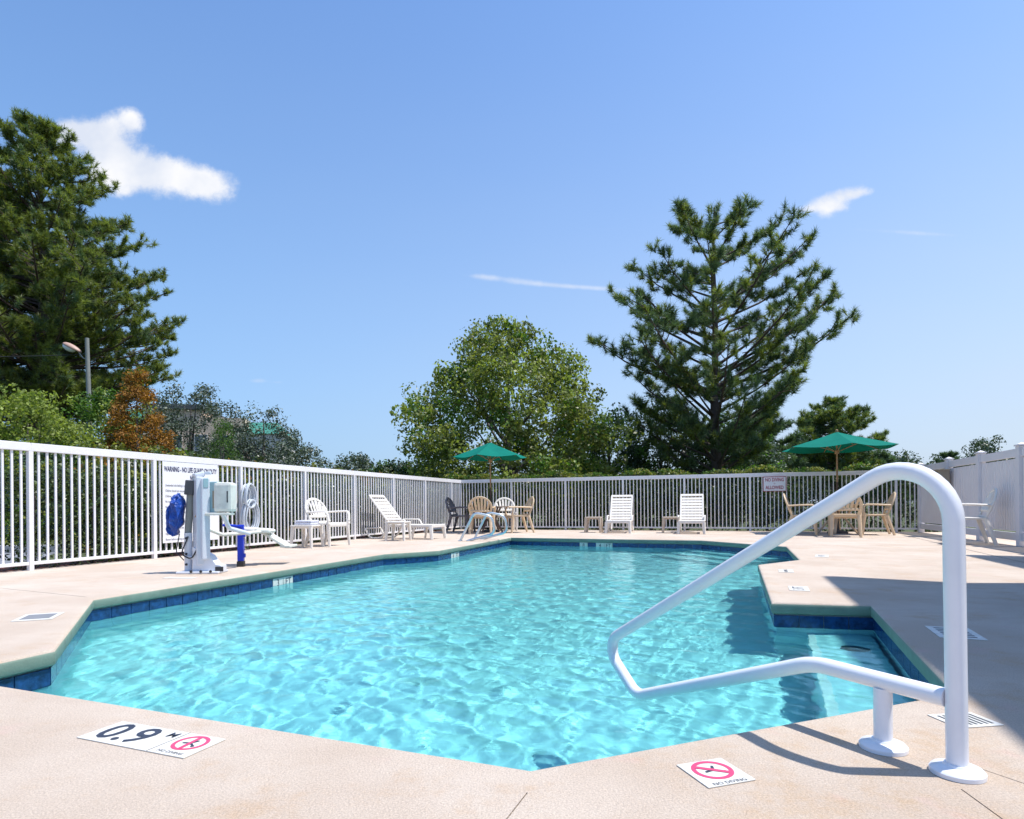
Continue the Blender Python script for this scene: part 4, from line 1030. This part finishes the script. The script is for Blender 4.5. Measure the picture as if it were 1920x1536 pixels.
hedge('hedge', 'tall hedge with golden tips behind the back fence', yard(-.9, -.85), yard(13.2, -.85), 1.72, .8, 1700, ['dark_leaf', 'hedge'], .065, 95, [.6, .4], top=['hedge_gold', 'bright'], topn=800)
hedge('hedge', 'yellow tipped hedge beyond the left fence, farther back', yard(-3.2, 9.5), yard(-3.2, -1.5), 1.95, 1.2, 800, ['hedge', 'hedge_gold', 'rust'], .08, 97, [.55, .33, .12])
hedge('hedge', 'low yellow green hedge beyond the kerb at the far left', (-20, 12.0), (-9.3, 13.0), .75, .9, 420, ['hedge_gold', 'bright'], .075, 99, [.5, .5])
for i, (x, y, h, w, lab) in enumerate([(-17.8, 24.5, 4.2, 2.4, 'dark bushy tree under the huge pine'), (-22.5, 23.5, 3.8, 2.4, 'dark bushy tree at the left picture edge'), (-12.8, 17.2, 2.6, 1.5, 'dark shrub below the rust cypress'), (-10.3, 18.8, 2.5, 1.3, 'dark shrub between cypress and conifer')]):
    broadleaf('evergreen_shrub', (x, y, -.09), h, [(.2, w), (h*.4, w), (h*.7, w*.75), (h*.9, w*.4), (h, w*.12)], lab, ['dark_leaf', 'bright'], .10, 130, 60, .1, 61+i, .42, shell=.25, matw=[.7, .3], group='dark shrubs behind the left fence', cat='shrub')

# ------------------------------------------------------------------ lamp pole
lp = empty('lamp_pole', (-15.2, 22.0, -.09), R(0), 'leaning concrete street lamp pole behind the left fence', 'street lamp')
MB().use('conc_pole').tube([(.16, 0, 0), (0, 0, 6.95)], [.10, .065], 10).build('pole', parent=lp, smooth=True)
MB().use('conc_pole').tube(smooth_path([(.02, 0, 6.25), (-.12, 0, 6.20), (-.30, 0, 6.45)], [.1], 5), .022, 6).build('bracket', parent=lp, smooth=True)
hd = bmesh.new(); bmesh.ops.create_uvsphere(hd, u_segments=16, v_segments=10, radius=1)
for v in hd.verts: v.co = Vector((v.co.x*.36*(1-.25*v.co.x*-1*.5), v.co.y*.17, v.co.z*(.13 if v.co.z > 0 else .03)))
mh = bpy.data.meshes.new('lamp_head'); hd.to_mesh(mh); hd.free(); mh.materials.append(M['lamp_cover'])
for p in mh.polygons: p.use_smooth = True
ho = obj('lamp_head', mh, lp, (-.58, 0, 6.62), (0, R(28), 0))
g2 = bmesh.new(); bmesh.ops.create_uvsphere(g2, u_segments=14, v_segments=8, radius=1)
for v in g2.verts: v.co = Vector((v.co.x*.25-.05, v.co.y*.15, min(0, v.co.z)*.15-.02))
mg = bpy.data.meshes.new('refractor'); g2.to_mesh(mg); g2.free(); mg.materials.append(M['lamp_glass']); obj('refractor', mg, ho)
cab_ = empty('power_line', (-22, 22.0, 6.1), 0, 'thin overhead cable running to the lamp pole', 'cable')
MB().use('dark').tube([(x, 0, .12+.012*(x-3.4)**2*.5) for x in np.linspace(-8, 6.8, 16)], .012, 4).build('wire', parent=cab_)

# ------------------------------------------------------------------ distant hotel, green roof
fb = empty('far_hotel', (-32.0, 62.0, -.09), R(12), 'beige building with a green metal roof behind the live oaks', 'building')
MB().use('stucco').box((0, 6, 5.0), (9.5, 12, 10.0)).build('wall', parent=fb)
MB().use('stucco_pale').box((-4.9, 5.5, 4.4), (4.0, 9, 8.8)).build('wall', parent=fb)
rf = MB().use('green_roof'); rf.add([(-8.2, .4, 8.8), (-2.8, .4, 8.8), (-2.8, 10.2, 8.8), (-8.2, 10.2, 8.8), (-7.2, 2.0, 10.9), (-2.8, 2.0, 10.9), (-2.8, 8.6, 10.9), (-7.2, 8.6, 10.9)], [(0, 1, 5, 4), (1, 2, 6, 5), (2, 3, 7, 6), (3, 0, 4, 7), (4, 5, 6, 7), (3, 2, 1, 0)]); rf.build('roof', parent=fb)
MB().use('trim').box((-2.0, 6, 11.0), (5.6, 12.4, .5)).build('parapet', parent=fb)
MB().use('stucco').box((-2.0, 6, 10.38), (5.4, 11.6, .72)).build('parapet', parent=fb)
MB().use('stucco_pale').box((6.6, 5, 4.2), (3.6, 10, 8.4)).build('wall', parent=fb)
rf2 = MB().use('green_roof'); rf2.add([(4.8, -.2, 8.4), (8.8, -.2, 8.4), (8.8, 10.2, 8.4), (4.8, 10.2, 8.4), (4.9, 1.8, 9.8), (7.6, 1.8, 9.8), (7.6, 8, 9.8), (4.9, 8, 9.8)], [(0, 1, 5, 4), (1, 2, 6, 5), (2, 3, 7, 6), (3, 0, 4, 7), (4, 5, 6, 7), (3, 2, 1, 0)]); rf2.build('roof', parent=fb)
for fl_ in range(3):
    for x in (-6.2, -4.4, -1.8, .6, 3.0):
        y_ = .98 if x < -3 else -.02
        w = MB().use('stucco_pale').box((0, 0, 0), (1.3, .12, 1.7)).build('window', parent=fb, loc=(x, y_, 1.9+fl_*2.75)); MB().use('pane').box((0, -.02, 0), (1.1, .12, 1.5)).build('pane', parent=w)
